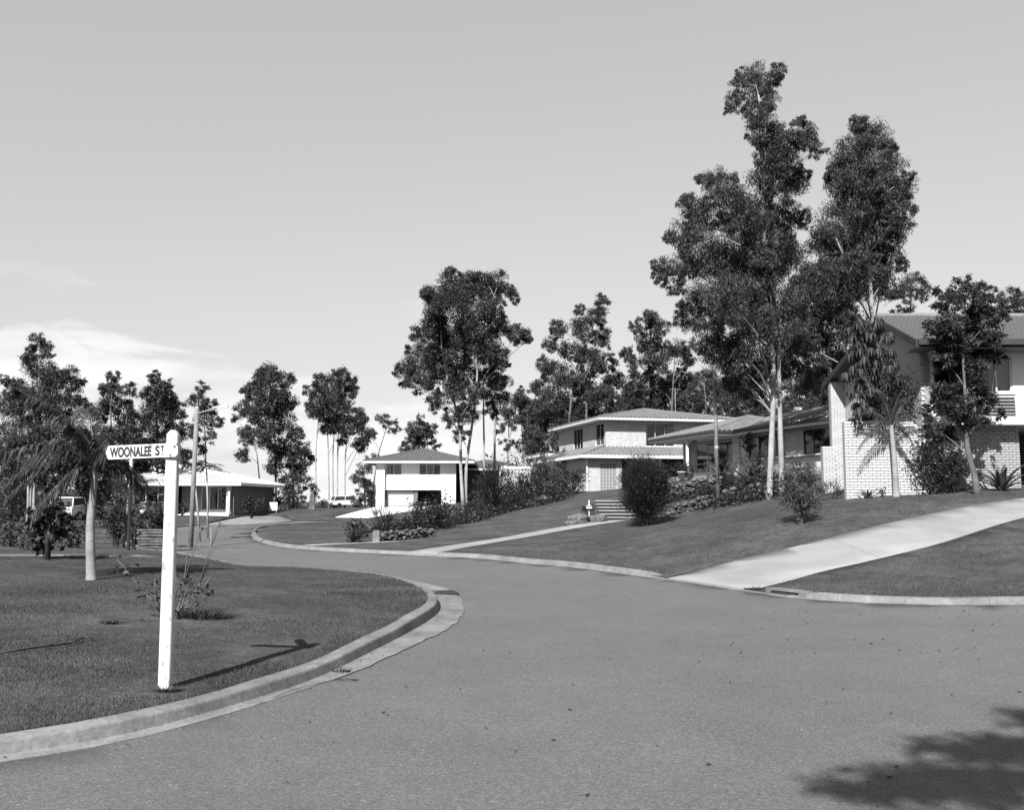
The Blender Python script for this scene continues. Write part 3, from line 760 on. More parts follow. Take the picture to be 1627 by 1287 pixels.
# ------------------------------------------------------------------ long low house on the rise (local x right, y back-left)
ROTA = math.atan2(.266, 1)
def low_house():
    ux, uy = Vector((math.cos(ROTA), math.sin(ROTA))), Vector((-math.sin(ROTA), math.cos(ROTA)))
    o = Vector((15.1, 46.0))                                   # near end of the front eave; local -x faces the street
    h = thing('low_house', 'long low house with tiled hip roof and white porch posts on the rise', 'house', (o.x, o.y, 0), ROTA)
    ze, zf = 5.66, 3.18
    hip_roof(h, 0, 9, -3, 16.5, ze, R(15), 'tile_mid', 'white', 'fascia_dark', 'R', 'white', fh=.24)
    hip_roof(h, -1.3, 8.2, 9.6, 19.0, ze + .004, R(15), 'tile_mid', 'white', 'fascia_dark', 'LR', 'white', fh=.24)
    zc = ze - .24
    # near half: base wall and window wall
    base = MB(); base.box(.55, .75, -3, 9.6, zf - 1.6, zf + .85); base.build('base_wall', M['white'], h)
    w = MB(); wall_y(w, .7, .85, -3, 9.6, zf + .853, zc, [(1.0, 3.6, zf + .9, zc - .12), (5.4, 8.2, zf + .9, zc - .12), (-2.6, -.6, zf + .9, zc - .12)]); w.build('wall', M['brick_grey'], h)
    for (a, b) in ((1.0, 3.6), (5.4, 8.2), (-2.6, -.6)):
        window(h, .7, b, zf + .9, b - a, zc - zf - 1.02, -90, 3, 'fascia_dark', ((.0, .12), (.52, .62)), sill=False)
    MB().box(.35, .55, -3, 9.5, zf + .78, zf + .86).build('ledge', M['cream'], h)
    # porch half: glazed wall, door wall, posts, floor
    MB().box(-1.2, 6, 9.7, 18.7, zf - .9, zf).build('porch_floor', M['drive'], h)
    pw = MB(); wall_y(pw, 1.3, 1.45, 12.0, 18.4, zf + .002, zc, [(12.4, 17.4, zf + .02, zc - .1)]); pw.build('porch_wall', M['brick_grey'], h)
    MB().box(1.1, 1.3, 9.75, 11.99, zf + .002, zc).build('entry_panel', M['white'], h)
    d = MB().box(1.03, 1.09, 11.0, 11.85, zf + .01, zf + 2.05).build('door', M['cream'], h)
    MB().box(1.0, 1.028, 11.1, 11.18, zf + 1.0, zf + 1.06).build('handle', M['dark'], d)
    window(h, 1.3, 17.4, zf + .02, 5.0, zc - zf - .12, -90, 3, 'cream', ((0, .2),), sill=False, cm='curtain_dark', bar=.85)
    MB().box(1.36, 1.38, 12.5, 15.6, zf + .05, zf + .82).build('lower_panel', M['white'], h)
    MB().box(1.15, 1.29, 12.4, 17.4, zf, zf + .3).build('planter', M['white'], h)
    for y in (9.78, 13.6):
        MB().box(-1.10, -.97, y, y + .13, zf + .003, zc + .02).build('post', M['white'], h)
    MB().tube([(.2, 15.3, zc + .02), (.2, 15.3, zc - .06)], .16, 12).build('porch_light', M['dark'], h)
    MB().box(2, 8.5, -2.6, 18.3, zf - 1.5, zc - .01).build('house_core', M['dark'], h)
    sp = MB(); sp.box(1.0, 1.6, 18.41, 18.65, zf - 2, zc).build('end_wall', M['brick_grey'], h)
low_house()

# ------------------------------------------------------------------ two storey brick house in the middle
def mid_house():
    o = (5.42, 70.0); z0 = 2.1
    h = thing('brick_house', 'two storey pale brick house with a low skirt roof and breeze block screen', 'house', (o[0], o[1], z0), math.atan2(.24, .97))
    z1 = 4.95 - z0; z2 = 5.15 - z0; ze = 7.72 - z0
    # entry box
    e = MB(); wall_x(e, 0, 2.6, 0, .2, -.5, z1 - .1, [(.95, 2.15, .35, 2.25)]); e.box(0, .2, .2, 5, -.5, z1 - .1); e.box(2.4, 2.6, .2, 5, -.5, z1 - .1); e.build('entry_wall', M['brick_white'], h)
    scr = MB().box(.96, 2.14, .30, .32, .2, 2.4).build('screen_back', M['black'], h)
    blk = MB(); s = .2
    for a in ((0, .018, 0, s), (s-.018, s, 0, s)): blk.box(a[0], a[1], 0, .12, a[2], a[3])
    for a in ((.018, s-.018, 0, .018), (.018, s-.018, s-.018, s)): blk.box(a[0], a[1], 0, .12, a[2], a[3])
    c = s / 2
    for q in ((.03, .03), (.17, .17)): pass
    blk.prism([(c-.045, c), (c, c-.045), (c+.045, c), (c, c+.045)], .01, .11, 'y')
    b0 = None
    for i in range(5):
        for j in range(9):
            loc = (.965 + i * .236, .02, .36 + j * .209)
            if b0 is None: b0 = blk.build('breeze_block', M['cream'], scr, loc=loc)
            else: share('breeze_block', b0.data, scr, loc)
    # rest of the ground floor
    lw = MB(); wall_y(lw, 1.2, 1.4, 5.01, 13.4, -.5, z1 - .1, [(6.6, 8.2, .7, 2.1), (9.8, 11.4, .7, 2.1)]); lw.build('ground_wall', M['brick_grey'], h)
    window(h, 1.2, 8.2, .7, 1.6, 1.4, -90, 2, 'cream'); window(h, 1.2, 11.4, .7, 1.6, 1.4, -90, 2, 'cream')
    MB().box(2.61, 13, 4.0, 4.2, -.5, z1 - .1).build('carport_back', M['dark'], h)
    MB().box(2.61, 13, .3, 4, -.6, -.02).build('carport_floor', M['concrete'], h)
    for x in (5.6, 9.4): MB().box(x, x + .12, .3, .42, -.02, z1 - .12).build('carport_post', M['white'], h)
    # skirt roof
    sk = MB(); i_ = (1.6, .8)
    lo, up = z1, z1 + .75
    xe, ye = -.65, -.65
    sk.add([(xe, ye, lo), (13, ye, lo), (13, i_[1], up), (i_[0], i_[1], up), (i_[0], 12.4, up), (xe, 12.4, lo)], [(0, 1, 2, 3), (0, 3, 4, 5), ])
    sk.add([(xe, ye, lo - .02), (13, ye, lo - .02), (13, 6, lo - .02), (xe, 12.4, lo - .02), (6, 12.4, lo - .02)], [(0, 3, 4, 2, 1)])
    ro = sk.build('skirt_roof', M['tile_mid'], h)
    tm = MB(); dv = Vector((0, i_[1] - ye, up - lo)); du = Vector((i_[0] - xe, 0, up - lo))
    tile_plane(tm, (xe, ye, lo + .012), (1, 0, 0), dv, 13.6, lambda q: (0, min(1, q / (i_[0] - xe)) * dv.length))
    tile_plane(tm, (xe, 12.4, lo + .012), (0, -1, 0), du, 13.05, lambda q: (0, min(1, (13.05 - q) / (i_[1] - ye)) * du.length))
    tag(tm.build('tile', M['tile_mid'], ro), kind='stuff')
    MB().box(xe - .04, 13, ye - .04, ye, lo - .2, lo + .02).box(xe - .04, xe, ye, 12.4, lo - .2, lo + .02).build('fascia', M['white'], ro)
    MB().tube([(xe, ye, lo + .06), (i_[0], i_[1], up + .05)], .08, 6).build('hip_cap', M['tile_mid'], ro)
    MB().box(-.12, -.04, -.12, -.04, -.4, lo - .2).build('downpipe', M['white'], h)
    # upper floor
    zu = z2
    zt = ze - .19
    wl_ = MB(); wall_y(wl_, 1.6, 1.8, .81, 12.4, zu, zt, [(1.0, 2.9, zu + .65, zt - .12), (6.0, 8.4, zu + .35, zt - .12)]); wl_.build('upper_side_wall', M['brick_white'], h)
    window(h, 1.6, 2.9, zu + .65, 1.9, zt - zu - .77, -90, 2, 'cream', ((0, .25),)); window(h, 1.6, 8.4, zu + .35, 2.4, zt - zu - .47, -90, 3, 'cream', ((.7, 1),))
    wf = MB(); wall_x(wf, 1.6, 11.4, .6, .8, zu, zt, [(4.7, 7.0, zu + .55, zt - .12), (8.8, 11.0, zu + .55, zt - .12)]); wf.build('upper_front_wall', M['brick_white'], h)
    window(h, 4.7, .6, zu + .55, 2.3, zt - zu - .67, 0, 3, 'cream', ((.72, 1), (0, .1))); window(h, 8.8, .6, zu + .55, 2.2, zt - zu - .67, 0, 3, 'cream', ((0, .3), (.8, 1)))
    MB().box(2.2, 11.2, 1.4, 12.2, 0, zt - .01).build('house_core', M['dark'], h)
    hip_roof(h, .8, 12.2, -.2, 13.3, ze, R(11.5), 'tile_mid', 'cream', None, 'LR', 'white', name='main_roof', fh=.18)
    # far wing with chimney
    MB().box(2, 9, 13.45, 20, -.5, 5.45 - z0).build('wing_wall', M['cream'], h)
    wr = hip_roof(h, .9, 10, 13.35, 21, 5.75 - z0, R(14), 'tile_mid', 'white', None, 'LR', 'white', name='wing_roof')
    MB().box(2.2, 3.0, 17.0, 17.8, 5.7 - z0, 7.0 - z0).build('chimney', M['white'], wr)
    an = MB().tube([(9.0, 5, ze + .9), (9.0, 5, ze + 2.9)], .025, 5)
    an.tube([(8.5, 5, ze + 2.8), (9.5, 5, ze + 2.8)], .015, 4).build('antenna', M['steel'], h)
mid_house()

# ------------------------------------------------------------------ white garage house in the centre
def garage_house():
    D = 98.0; x0 = at(598, 800, D).x; x1 = at(724, 800, D).x; z0 = .9
    h = thing('garage_house', 'white two storey house with grey hip roof and garage below in the centre distance', 'house', (x0, D, z0))
    W = x1 - x0; ze = 5.62 - z0
    z1 = 1.75 + (795 - 779) * D / F - z0
    w = MB(); wall_x(w, .85, W, 0, .2, z1, ze - .2, [(.9, 2.5, z1 + 1.5, ze - .22), (4.25, 6.4, z1 + 1.5, ze - .22)])
    w.build('upper_wall', M['white'], h)
    MB().box(0, .84, -.45, .25, -.3, ze - .2).build('pier', M['white'], h)
    window(h, .9, 0, z1 + 1.5, 1.6, ze - .25 - z1 - 1.5, 0, 2, 'white', ((0, .3), (.4, 1))); window(h, 4.25, 0, z1 + 1.5, 2.15, ze - .25 - z1 - 1.5, 0, 3, 'white', ((.3, .75),))
    gd = MB().box(.95, 3.7, .5, .55, -.1, z1 - .02).build('garage_door', M['grey'], h)
    pm = None
    for i in range(5):
        b = MB().box(1.0, 3.65, .47, .498, -.05 + i * .36, .27 + i * .36)
        b.build('door_panel', M['cream'], gd)
    MB().box(3.72, 4.1, .3, .7, -.3, z1 - .003).build('jamb', M['brick_dark'], h)
    MB().box(4.1, 6.5, 2.6, 2.7, -.3, z1).build('recess_back', M['dark'], h)
    MB().box(6.5, W, .02, .6, -.3, z1 - .003).build('base_wall', M['white'], h)
    MB().box(.86, W, .8, 9, z1 - .15, z1 - .005).build('floor_slab', M['dark'], h)
    MB().box(W - .2, W - .002, .22, 9, -.3, ze - .2).build('side_wall', M['brick_grey'], h)
    MB().box(.3, W - .4, 2.8, 9, 0, ze - .22).build('house_core', M['dark'], h)
    hip_roof(h, -1.2, W + 1.9, -1.2, 9.4, ze, R(15), 'tile_grey', 'white', None, 'LR', 'white')
    # recessed wing to the right under a second roof
    xr = at(835, 760, 104).x - x0
    MB().box(W, xr - .4, 6.4, 12, 0, ze - .8).build('wing_wall', M['brick_dark'], h)
    MB().box(W + .2, W + .35, 2.0, 6.3, .0, ze - .25).build('porch_screen', M['dark'], h)
    hip_roof(h, W - 1.5, xr + .6, 4.6, 13, ze - .55, R(13), 'tile_grey', 'white', None, 'LR', 'white', name='wing_roof')
garage_house()
# screen wall with breeze blocks to the right of it
p = at(793, 775, 92); sw = thing('screen_wall', 'white pier and lattice screen wall beside the centre garage house', 'wall', (p.x, 92, p.z))
MB().box(0, .75, 0, .4, -.6, 2.05).build('pier', M['white'], sw)
MB().box(.752, 3.0, .1, .3, -.6, .85).build('base_wall', M['white'], sw)
MB().box(.752, 3.0, .1, .3, 1.82, 2.0).build('coping', M['white'], sw)
MB().box(.752, 3.0, .27, .29, .853, 1.817).build('screen_back', M['dark'], sw)
blk = MB(); blk.box(0, .04, 0, .14, 0, .3).box(.26, .3, 0, .14, 0, .3).box(.04, .26, 0, .14, 0, .04).box(.04, .26, 0, .14, .26, .3); blk.prism([(.04, .08), (.08, .04), (.26, .22), (.22, .26)], .01, .13, 'y')
b0 = None
for i in range(7):
    for j in range(3):
        loc = (.77 + i * .315, .11, .87 + j * .315)
        if b0 is None: b0 = blk.build('breeze_block', M['cream'], sw, loc=loc)
        else: share('breeze_block', b0.data, sw, loc)

# ------------------------------------------------------------------ single storey house at the end of the road
def left_house():
    D = 78.0; x0 = at(205, 800, D).x; x1 = at(366, 800, D).x; z0 = .62
    h = thing('low_house', 'single storey house with bright pale roof and deep porch behind the street sign', 'house', (x0, D, z0))
    W = x1 - x0; ze = 2.98 - z0 + .12
    a = .45 * W
    w = MB(); wall_x(w, 0, a, 0, .2, -.4, ze - .2, [(.35, a - .4, .95, ze - .25)]); w.build('front_wall', M['white'], h)
    window(h, .35, 0, .95, a - .75, ze - 1.2, 0, 3, 'white', ((0, .3), (.62, 1)))
    w2 = MB(); wall_x(w2, a, W, 1.6, 1.8, -.4, ze - .2, [(a + 1.6, W - .15, .35, ze - .25)]); w2.build('porch_wall', M['grey'], h)
    window(h, a + 1.6, 1.6, .35, W - a - 1.75, ze - .6, 0, 4, 'white', ((0, .42), (.5, .7), (.8, 1)))
    MB().box(a + .005, W, -.3, 1.59, -.5, .02).build('porch_floor', M['white'], h)
    MB().box(a + 1.0, W, -.42, -.305, -.5, .12).build('planter', M['white'], h)
    MB().box(W - .28, W, -.2, .06, .02, ze - .2).build('pier', M['cream'], h)
    MB().box(a - .3, a, -.28, -.02, -.2, ze - .2).build('pier', M['cream'], h)
    MB().box(W, W + .2, .25, 13.4, -.4, ze - .2).build('side_wall', M['brick_dark'], h)
    MB().box(.3, W - .4, 2.4, 12, -.3, ze - .22).build('house_core', M['dark'], h)
    hip_roof(h, -.9, W + 1.0, -.7, 14.2, ze, R(14), 'tile_light', 'white', None, 'LR', 'cream', ridge='white')
    hip_roof(h, -4.6, 2.4, 2.0, 13.5, ze + .42, R(13), 'tile_light', 'white', None, 'LR', 'cream', name='back_roof', ridge='white')
    MB().box(-4, -.2, 3, 13, -.4, ze + .2).build('wing_wall', M['cream'], h)
left_house()

# ------------------------------------------------------------------ vegetation
def leaf_quads(C, L, W, droop, rng, spread=1.0):
    n = len(C)
    d = rng.normal(0, spread, (n, 3)); d[:, 2] = d[:, 2] * .7 - droop
    d /= np.linalg.norm(d, axis=1, keepdims=True) + 1e-9
    s = np.cross(d, rng.normal(0, 1, (n, 3))); s /= np.linalg.norm(s, axis=1, keepdims=True) + 1e-9
    l = (L * rng.uniform(.6, 1.35, n))[:, None]; w = (W * rng.uniform(.7, 1.3, n))[:, None]
    V = np.stack([C, C + d * l * .45 + s * w / 2, C + d * l, C + d * l * .45 - s * w / 2], 1).reshape(-1, 3)
    return V
def foliage(name, parent, base, C, L, W, droop, m, rng, tone0=None, spread=1.0):
    V = leaf_quads(C, L, W, droop, rng, spread) - np.array(base)
    n = len(C); tone = rng.beta(1.6, 2.6, n) if tone0 is None else np.clip(tone0 + rng.normal(0, .16, n), 0, 1.2)
    return np_mesh(name, V, np.arange(n * 4).reshape(-1, 4), m, parent, tone=np.repeat(tone, 4))

SEED = [100]
def blob_tree(name, label, cat, D, base, trunks, blobs, group=None, leaf='leaf_gum', bark='trunk_pale', cov=2.0, Lpx=4.4, wr=.27, droop=.9, r0=.22,
              depth=None, sub=.42, minL=.10, limbs=True, flat=1.0, limb_r=.45, grow=1.0):
    """a tree built round clumps: base pixel, trunk lines (lists of pixels), blobs (px, py, radius px); each clump gets its own distance"""
    SEED[0] += 1; rng = np.random.default_rng(SEED[0]); rr = random.Random(SEED[0])
    b = at(base[0], base[1], D); b.z = lz(b.x, b.y) - .05
    root = thing(name, label, cat, b, 0, group)
    xs = [q[0] for q in blobs]; half = (max(xs) - min(xs)) / 2 * D / F
    dep = depth if depth is not None else max(.6, half * .75)
    L = max(minL, Lpx * D / F)
    W = L * wr
    tb = MB(); lines = []
    for ti, tr in enumerate(trunks):
        pts = [at(x, y, D + .35 * ti - .2) for x, y in tr]; pts[0].z = (lz(pts[0].x, pts[0].y) - .1) if ti == 0 or abs(pts[0].z - lz(pts[0].x, pts[0].y)) < 1.5 or D > 35 else pts[0].z
        sm = [v for v in catmull([tuple(p) for p in pts], .5 if D < 60 else 1.2)] if len(pts) > 1 else pts
        n = len(sm); rad = [.68 * r0 * (1 - .75 * i / (n - 1)) * (1.25 if i == 0 else 1) * (1 + .05 * math.sin(i * 1.7)) for i in range(n)]
        tb.tube([p - b for p in sm], rad, 9 if D < 60 else 6)
        lines.append((sm, rad))
    cs = []; tones = []
    mul = (1.18 if D > 70 else 1.05) * grow
    full = []
    for (px, py, r) in blobs:
        full.append((px, py, r * mul * .92))
        for q in range(3):
            a = rr.uniform(0, 6.283); full.append((px + math.cos(a) * r * 1.0, py + math.sin(a) * r * .95, r * rr.uniform(.3, .55)))
    for bi, (px, py, r) in enumerate(full):
        off = rr.uniform(-1, 1) * dep
        c = at(px, py, D + off); Rw = r * (D + off) / F
        nl = int(1.9 * cov * math.pi * r * r / max(.5, .5 * (L * F / D) * (W * F / D)))
        ns = max(5, int(nl / 50)); ns = min(ns, 90)
        u = rng.normal(0, 1, (ns, 3)); u /= np.linalg.norm(u, axis=1, keepdims=True)
        rad_ = (rng.uniform(.1, 1, ns) ** .5)[:, None] * Rw * .98
        sc_ = u * rad_; sc_[:, 2] *= flat
        sc_ += np.array(c)
        k = max(4, nl // ns)
        sg = Rw * sub * (.55 + .45 * rng.uniform(0, 1, ns)) if ns > 3 else np.full(ns, Rw * .5)
        g = rng.normal(0, 1, (ns, k, 3)); g[:, :, 2] = g[:, :, 2] * .8; g *= np.minimum(1, 1.55 / (np.linalg.norm(g, axis=2, keepdims=True) + 1e-6))
        P = sc_[:, None] + g * (sg * .62)[:, None, None]
        cs.append(P.reshape(-1, 3))
        tones.append(np.repeat(rng.beta(2, 3, ns), k))
        if limbs and lines and (bi % 4 == 0 or r > 14 and bi % 4 == 1):
            best = None
            for sm, rad in lines:
                for i, q in enumerate(sm):
                    if q.z > c.z + .3 * Rw: break
                    dd = (q - c).length + 1.1 * max(0, q.z - c.z + .8 * math.hypot(q.x - c.x, q.y - c.y))
                    if best is None or dd < best[0]: best = (dd, q, rad[i])
            if best:
                q, rq = best[1], best[2]
                mid = q.lerp(c, .5) + Vector((rr.uniform(-.1, .1), rr.uniform(-.1, .1), .12)) * (c - q).length * .6
                rb = min(rq * .5, .015 + .03 * (c - q).length ** .8 * limb_r)
                tb.tube([q - b, q.lerp(mid, .5) - b + Vector((0, 0, .03)), mid - b, mid.lerp(c, .55) - b, c - b], [rb, rb * .85, rb * .68, rb * .5, rb * .3], 5, False)
                for i in range(min(ns, 9)):
                    e = Vector(sc_[i]); s0 = mid.lerp(c, rr.uniform(.3, 1))
                    tb.tube([s0 - b, s0.lerp(e, .5) - b + Vector((0, 0, .04 * Rw)), e - b], [rb * .36, rb * .25, rb * .1], 3, False)
    tb.build('trunk', M[bark], root, True)
    foliage('crown', root, b, np.concatenate(cs), L, W, droop, M[leaf], rng, np.concatenate(tones))
    return root

GB = 'gum trees standing against the sky'
blob_tree('gum_tree', 'tallest gum tree with two pale trunks rising beside the low tiled house', 'tree', 42, (1232, 792),
    [[(1222,800),(1226,700),(1229,600),(1224,520),(1218,430),(1212,330),(1216,240),(1205,150)], [(1243,790),(1240,690),(1238,590),(1236,520),(1222,450),(1190,370)]],
    [(1200,128,30),(1238,108,13),(1168,160,18),(1222,150,22),(1208,185,26),(1230,215,26),(1205,218,16),(1240,252,36),(1278,212,24),(1298,235,15),(1258,225,20),(1225,288,38),(1262,290,24),
     (1138,290,26),(1160,318,32),(1190,340,40),(1110,340,32),(1085,372,26),(1060,425,22),(1072,455,16),(1045,430,10),(1120,400,42),(1090,420,24),(1170,400,46),(1215,385,42),(1250,345,28),(1250,420,40),(1200,450,46),(1150,465,38),
     (1110,470,28),(1092,505,22),(1130,520,26),(1185,520,40),(1235,500,40),(1145,560,34),(1195,590,40),(1240,560,36),(1165,600,22),(1108,545,16),(1265,470,28),(1265,530,25)],
    GB, cov=2.0, r0=.20, droop=1.7, depth=3.4, limb_r=.35, Lpx=5.6, wr=.21)
blob_tree('gum_tree', 'dense dark gum tree towering behind the roof of the right hand house', 'tree', 47, (1386, 720),
    [[(1390,760),(1388,640),(1386,500),(1380,420),(1372,320),(1372,210)], [(1382,640),(1381,520),(1350,430),(1320,360)]],
    [(1370,195,18),(1388,218,30),(1352,245,32),(1410,255,30),(1372,290,46),(1425,300,30),(1442,280,12),(1335,290,24),(1400,340,42),(1440,330,18),(1340,350,42),(1312,385,28),(1300,440,32),(1370,400,46),(1412,395,26),(1432,415,12),(1340,450,44),
     (1392,450,32),(1305,500,40),(1352,520,34),(1275,545,34),(1320,565,34),(1285,595,26),(1350,575,20),(1310,610,20),(1425,360,24)],
    GB, cov=2.2, r0=.22, droop=1.7, depth=3.2, Lpx=5.6, wr=.21)
blob_tree('gum_tree', 'full crowned gum tree with thin twin trunks in front of the garage house', 'tree', 70, (736, 815),
    [[(737,812),(732,740),(731,690),(722,640),(708,590),(700,520),(715,460)], [(740,812),(741,740),(748,690),(757,620),(762,540),(785,470)]],
    [(718,452,24),(745,448,20),(790,452,22),(814,468,12),(770,448,18),(700,478,26),(735,485,32),(690,508,24),(778,490,22),(682,538,24),(728,535,34),(760,520,24),(806,520,16),(828,530,16),(842,536,8),(772,550,28),(662,572,24),(640,588,14),
     (695,585,30),(735,590,30),(792,565,16),(672,606,18),(648,606,12),(720,622,22),(690,636,16),(745,655,18),(780,600,16),(716,662,14),(758,625,16),(730,690,12)],
    GB, cov=2.5, r0=.22, depth=3.4, droop=.8)
# the straight pole-like gums to the right of it
blob_tree('gum_tree', 'slim straight gum with bare pale trunk right of the twin trunked gum', 'tree', 76, (770, 775),
    [[(769,780),(769,700),(768,630),(770,560)]], [(772,560,16),(785,590,16),(765,600,12),(790,625,18),(778,650,12)], GB, cov=1.6, r0=.2, depth=1.6, leaf='leaf_far')
blob_tree('gum_tree', 'pale feathery gum behind the straight trunk and pole in the centre', 'tree', 108, (812, 760),
    [[(808,770),(808,700),(810,640)], [(832,770),(830,690),(826,650)]], [(800,618,16),(820,640,18),(800,655,16),(838,655,14),(818,672,14),(792,682,10),(845,690,12),(805,705,10),(828,706,10)], GB, cov=1.1, r0=.22, depth=3, leaf='leaf_far')
blob_tree('gum_tree', 'irregular tall gum behind the middle brick house, left of the pair', 'tree', 100, (915, 700),
    [[(905,740),(905,660),(918,590),(935,540),(952,490)], [(935,740),(932,640),(945,560)]],
    [(955,478,10),(948,500,16),(922,492,9),(928,520,18),(955,535,16),(890,520,14),(874,545,12),(908,555,18),(945,572,22),(868,582,14),(888,598,22),(975,580,9),(858,612,14),(925,612,22),(958,632,22),(872,640,22),(905,655,22),(848,648,11),(890,680,18),(935,660,18),(862,672,16)],
    GB, cov=2.2, r0=.28, depth=3.5, leaf='leaf_far', bark='trunk_grey')
blob_tree('gum_tree', 'round topped gum behind the middle brick house, right of the pair', 'tree', 100, (1035, 700),
    [[(1030,740),(1030,640),(1032,560),(1035,510)], [(1065,740),(1068,640),(1072,570)]],
    [(1030,503,14),(1010,520,10),(1050,520,15),(1028,540,18),(996,562,12),(1042,568,22),(1008,575,10),(1072,558,18),(1015,608,20),(1048,618,22),(1082,605,18),(1095,572,12),(1000,640,18),(1032,648,16),(1070,640,16)],
    GB, cov=2.1, r0=.28, depth=3.2, leaf='leaf_far', bark='trunk_grey')
BW_ = 'bushland trees behind the houses'
for i, (D, base, tr, bl, lab, c) in enumerate([
    (84, (1120,690), [[(1120,700),(1122,650),(1118,610)], [(1105,700),(1100,640)]], [(1120,602,18),(1102,622,15),(1140,622,16),(1118,645,16),(1150,645,12)], 'open gum clump above the tiled roof left of the tallest gum', 1.1),
    (80, (1185,690), [[(1190,700),(1188,640),(1180,600)], [(1212,690),(1213,600)]], [(1175,615,18),(1200,628,16),(1160,635,14),(1185,648,14),(1214,640,14)], 'gum clump with a thin white trunk above the low roof ridge', 1.2),
    (66, (1285,690), [[(1285,700),(1284,640),(1290,600)]], [(1275,612,18),(1300,605,20),(1262,630,18),(1290,635,18),(1312,632,15),(1325,600,12)], 'dark tree mass between the tall gums and the gable', 1.5),
    (72, (1445,560), [[(1445,620),(1446,520),(1448,470)]], [(1446,452,20),(1430,465,13),(1465,462,13),(1440,490,12),(1420,500,10)], 'rounded tree top just left of the roof ridge at right', 1.5),
    (75, (1600,560), [[(1600,620),(1602,520)]], [(1600,472,16),(1618,486,16),(1585,490,12),(1630,470,15),(1610,500,10)], 'tree tops over the roof at the right edge of the picture', 1.6),
    (88, (862,730), [[(858,760),(860,690)]], [(848,690,14),(870,700,15),(850,712,12),(886,702,12)], 'shadowy low tree behind the white chimney', 1.4),
    (95, (985,690), [[(985,720),(984,650)]], [(978,640,14),(990,655,14),(970,660,12),(1005,665,10)], 'small dark tree between the pair behind the middle house', 1.3)]):
    blob_tree('bush_tree', lab, 'tree', D, base, tr, bl, BW_, cov=c, r0=.2, depth=2.5, leaf='leaf_far', bark='trunk_grey' if i != 1 else 'trunk_pale')
# a darker second row closing the gaps
_r = random.Random(4)
for i, (px, top, D) in enumerate([(838,640,104),(862,628,108),(892,636,112),(925,628,106),(962,622,112),(988,612,106),(1018,630,110),(1056,612,106),(1086,622,104),(1112,606,98),(1146,600,94),(1172,612,90),(1204,598,92),(1250,590,84),(1282,588,86),(1318,596,80)]):
    bl = []
    for k in range(9): bl.append((px + _r.uniform(-16, 16), top - 8 + k * 11 + _r.uniform(-6, 6), _r.uniform(9, 16)))
    side = ['left of the white chimney', 'above the white chimney', 'over the far wing roof', 'over the left eave of the middle house', 'behind the left half of the middle roof', 'behind the ridge of the middle house', 'over the middle house ridge cap', 'right of the middle house ridge', 'beside the rooftop antenna', 'above the porch end of the low house', 'left of the timber pole top', 'right of the timber pole top', 'just left of the tall pale trunks', 'just right of the tall pale trunks', 'above the near end of the low roof', 'nearest the gable edge'][i]
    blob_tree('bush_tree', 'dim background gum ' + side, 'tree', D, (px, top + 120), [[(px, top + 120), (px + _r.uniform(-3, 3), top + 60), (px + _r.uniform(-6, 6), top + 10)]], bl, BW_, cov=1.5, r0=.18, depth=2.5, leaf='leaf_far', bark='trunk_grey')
# left and centre distance
GL = 'trees along the left skyline'
blob_tree('gum_tree', 'big ragged gum at the left edge rising behind the palm', 'tree', 72, (55, 820),
    [[(52,835),(54,760),(58,680),(62,600),(62,545)], [(40,835),(42,740),(30,650)], [(62,835),(66,740),(90,650)]],
    [(58,540,13),(72,556,13),(48,566,12),(62,585,22),(88,600,18),(110,598,16),(125,605,9),(30,618,18),(70,625,26),(112,628,16),(8,604,9),(28,655,22),(88,655,24),(12,690,20),(55,690,24),(128,648,14),(18,735,20),(90,700,22),(125,690,16),(45,740,20),(100,735,20),(65,765,20),(20,775,22),(125,725,16),(5,640,16),(5,720,16)],
    GL, cov=2.1, r0=.24, depth=3, leaf='leaf_gum')
blob_tree('gum_tree', 'dark gum left of the sign blade with a double top', 'tree', 84, (180, 790),
    [[(178,800),(178,720),(176,650),(180,600)], [(195,800),(198,700),(206,630)]],
    [(180,598,10),(164,614,9),(206,618,10),(178,632,18),(158,655,16),(200,655,18),(150,690,16),(186,690,20),(165,715,18),(210,690,14),(150,735,18),(185,740,20),(205,725,16),(140,760,16)], GL, cov=2.2, r0=.2, depth=2.6, leaf='leaf_gum', bark='trunk_grey')
blob_tree('gum_tree', 'dark dense gum directly behind the street sign post', 'tree', 82, (250, 790),
    [[(250,800),(250,720),(248,640),(246,600)]], [(246,598,9),(255,616,14),(236,626,14),(270,638,14),(286,652,12),(250,655,24),(226,668,16),(280,686,16),(252,700,22),(218,705,14),(290,720,12),(235,730,16),(262,728,18),(215,738,15),(282,738,12)], GL, cov=2.4, r0=.2, depth=2.6, leaf='leaf_dark', bark='trunk_dark')
blob_tree('gum_tree', 'thin slender gum beside the street lamp arm', 'tree', 88, (325, 780),
    [[(326,800),(327,740),(325,680),(320,620)]], [(320,616,9),(313,636,13),(335,640,9),(325,660,16),(342,672,10),(308,688,12),(334,694,9),(318,712,9)], GL, cov=1.9, r0=.14, depth=1.8, leaf='leaf_far', bark='trunk_grey')
blob_tree('gum_tree', 'wide layered gum standing alone right of the street lamp', 'tree', 118, (440, 800),
    [[(438,812),(438,740),(436,680),(430,610)], [(413,812),(412,760),(408,720)], [(466,812),(466,760),(462,700)]],
    [(430,596,15),(410,600,10),(452,602,12),(400,622,12),(424,626,18),(455,636,14),(386,648,11),(410,656,16),(445,664,18),(392,690,13),(426,692,16),(470,690,11),(480,714,11),(450,716,18),(386,722,9),(372,664,5),(470,742,14),(490,730,8),(462,768,14),(436,740,11)],
    GL, cov=2.6, r0=.26, depth=4, leaf='leaf_gum', bark='trunk_dark', grow=1.2)
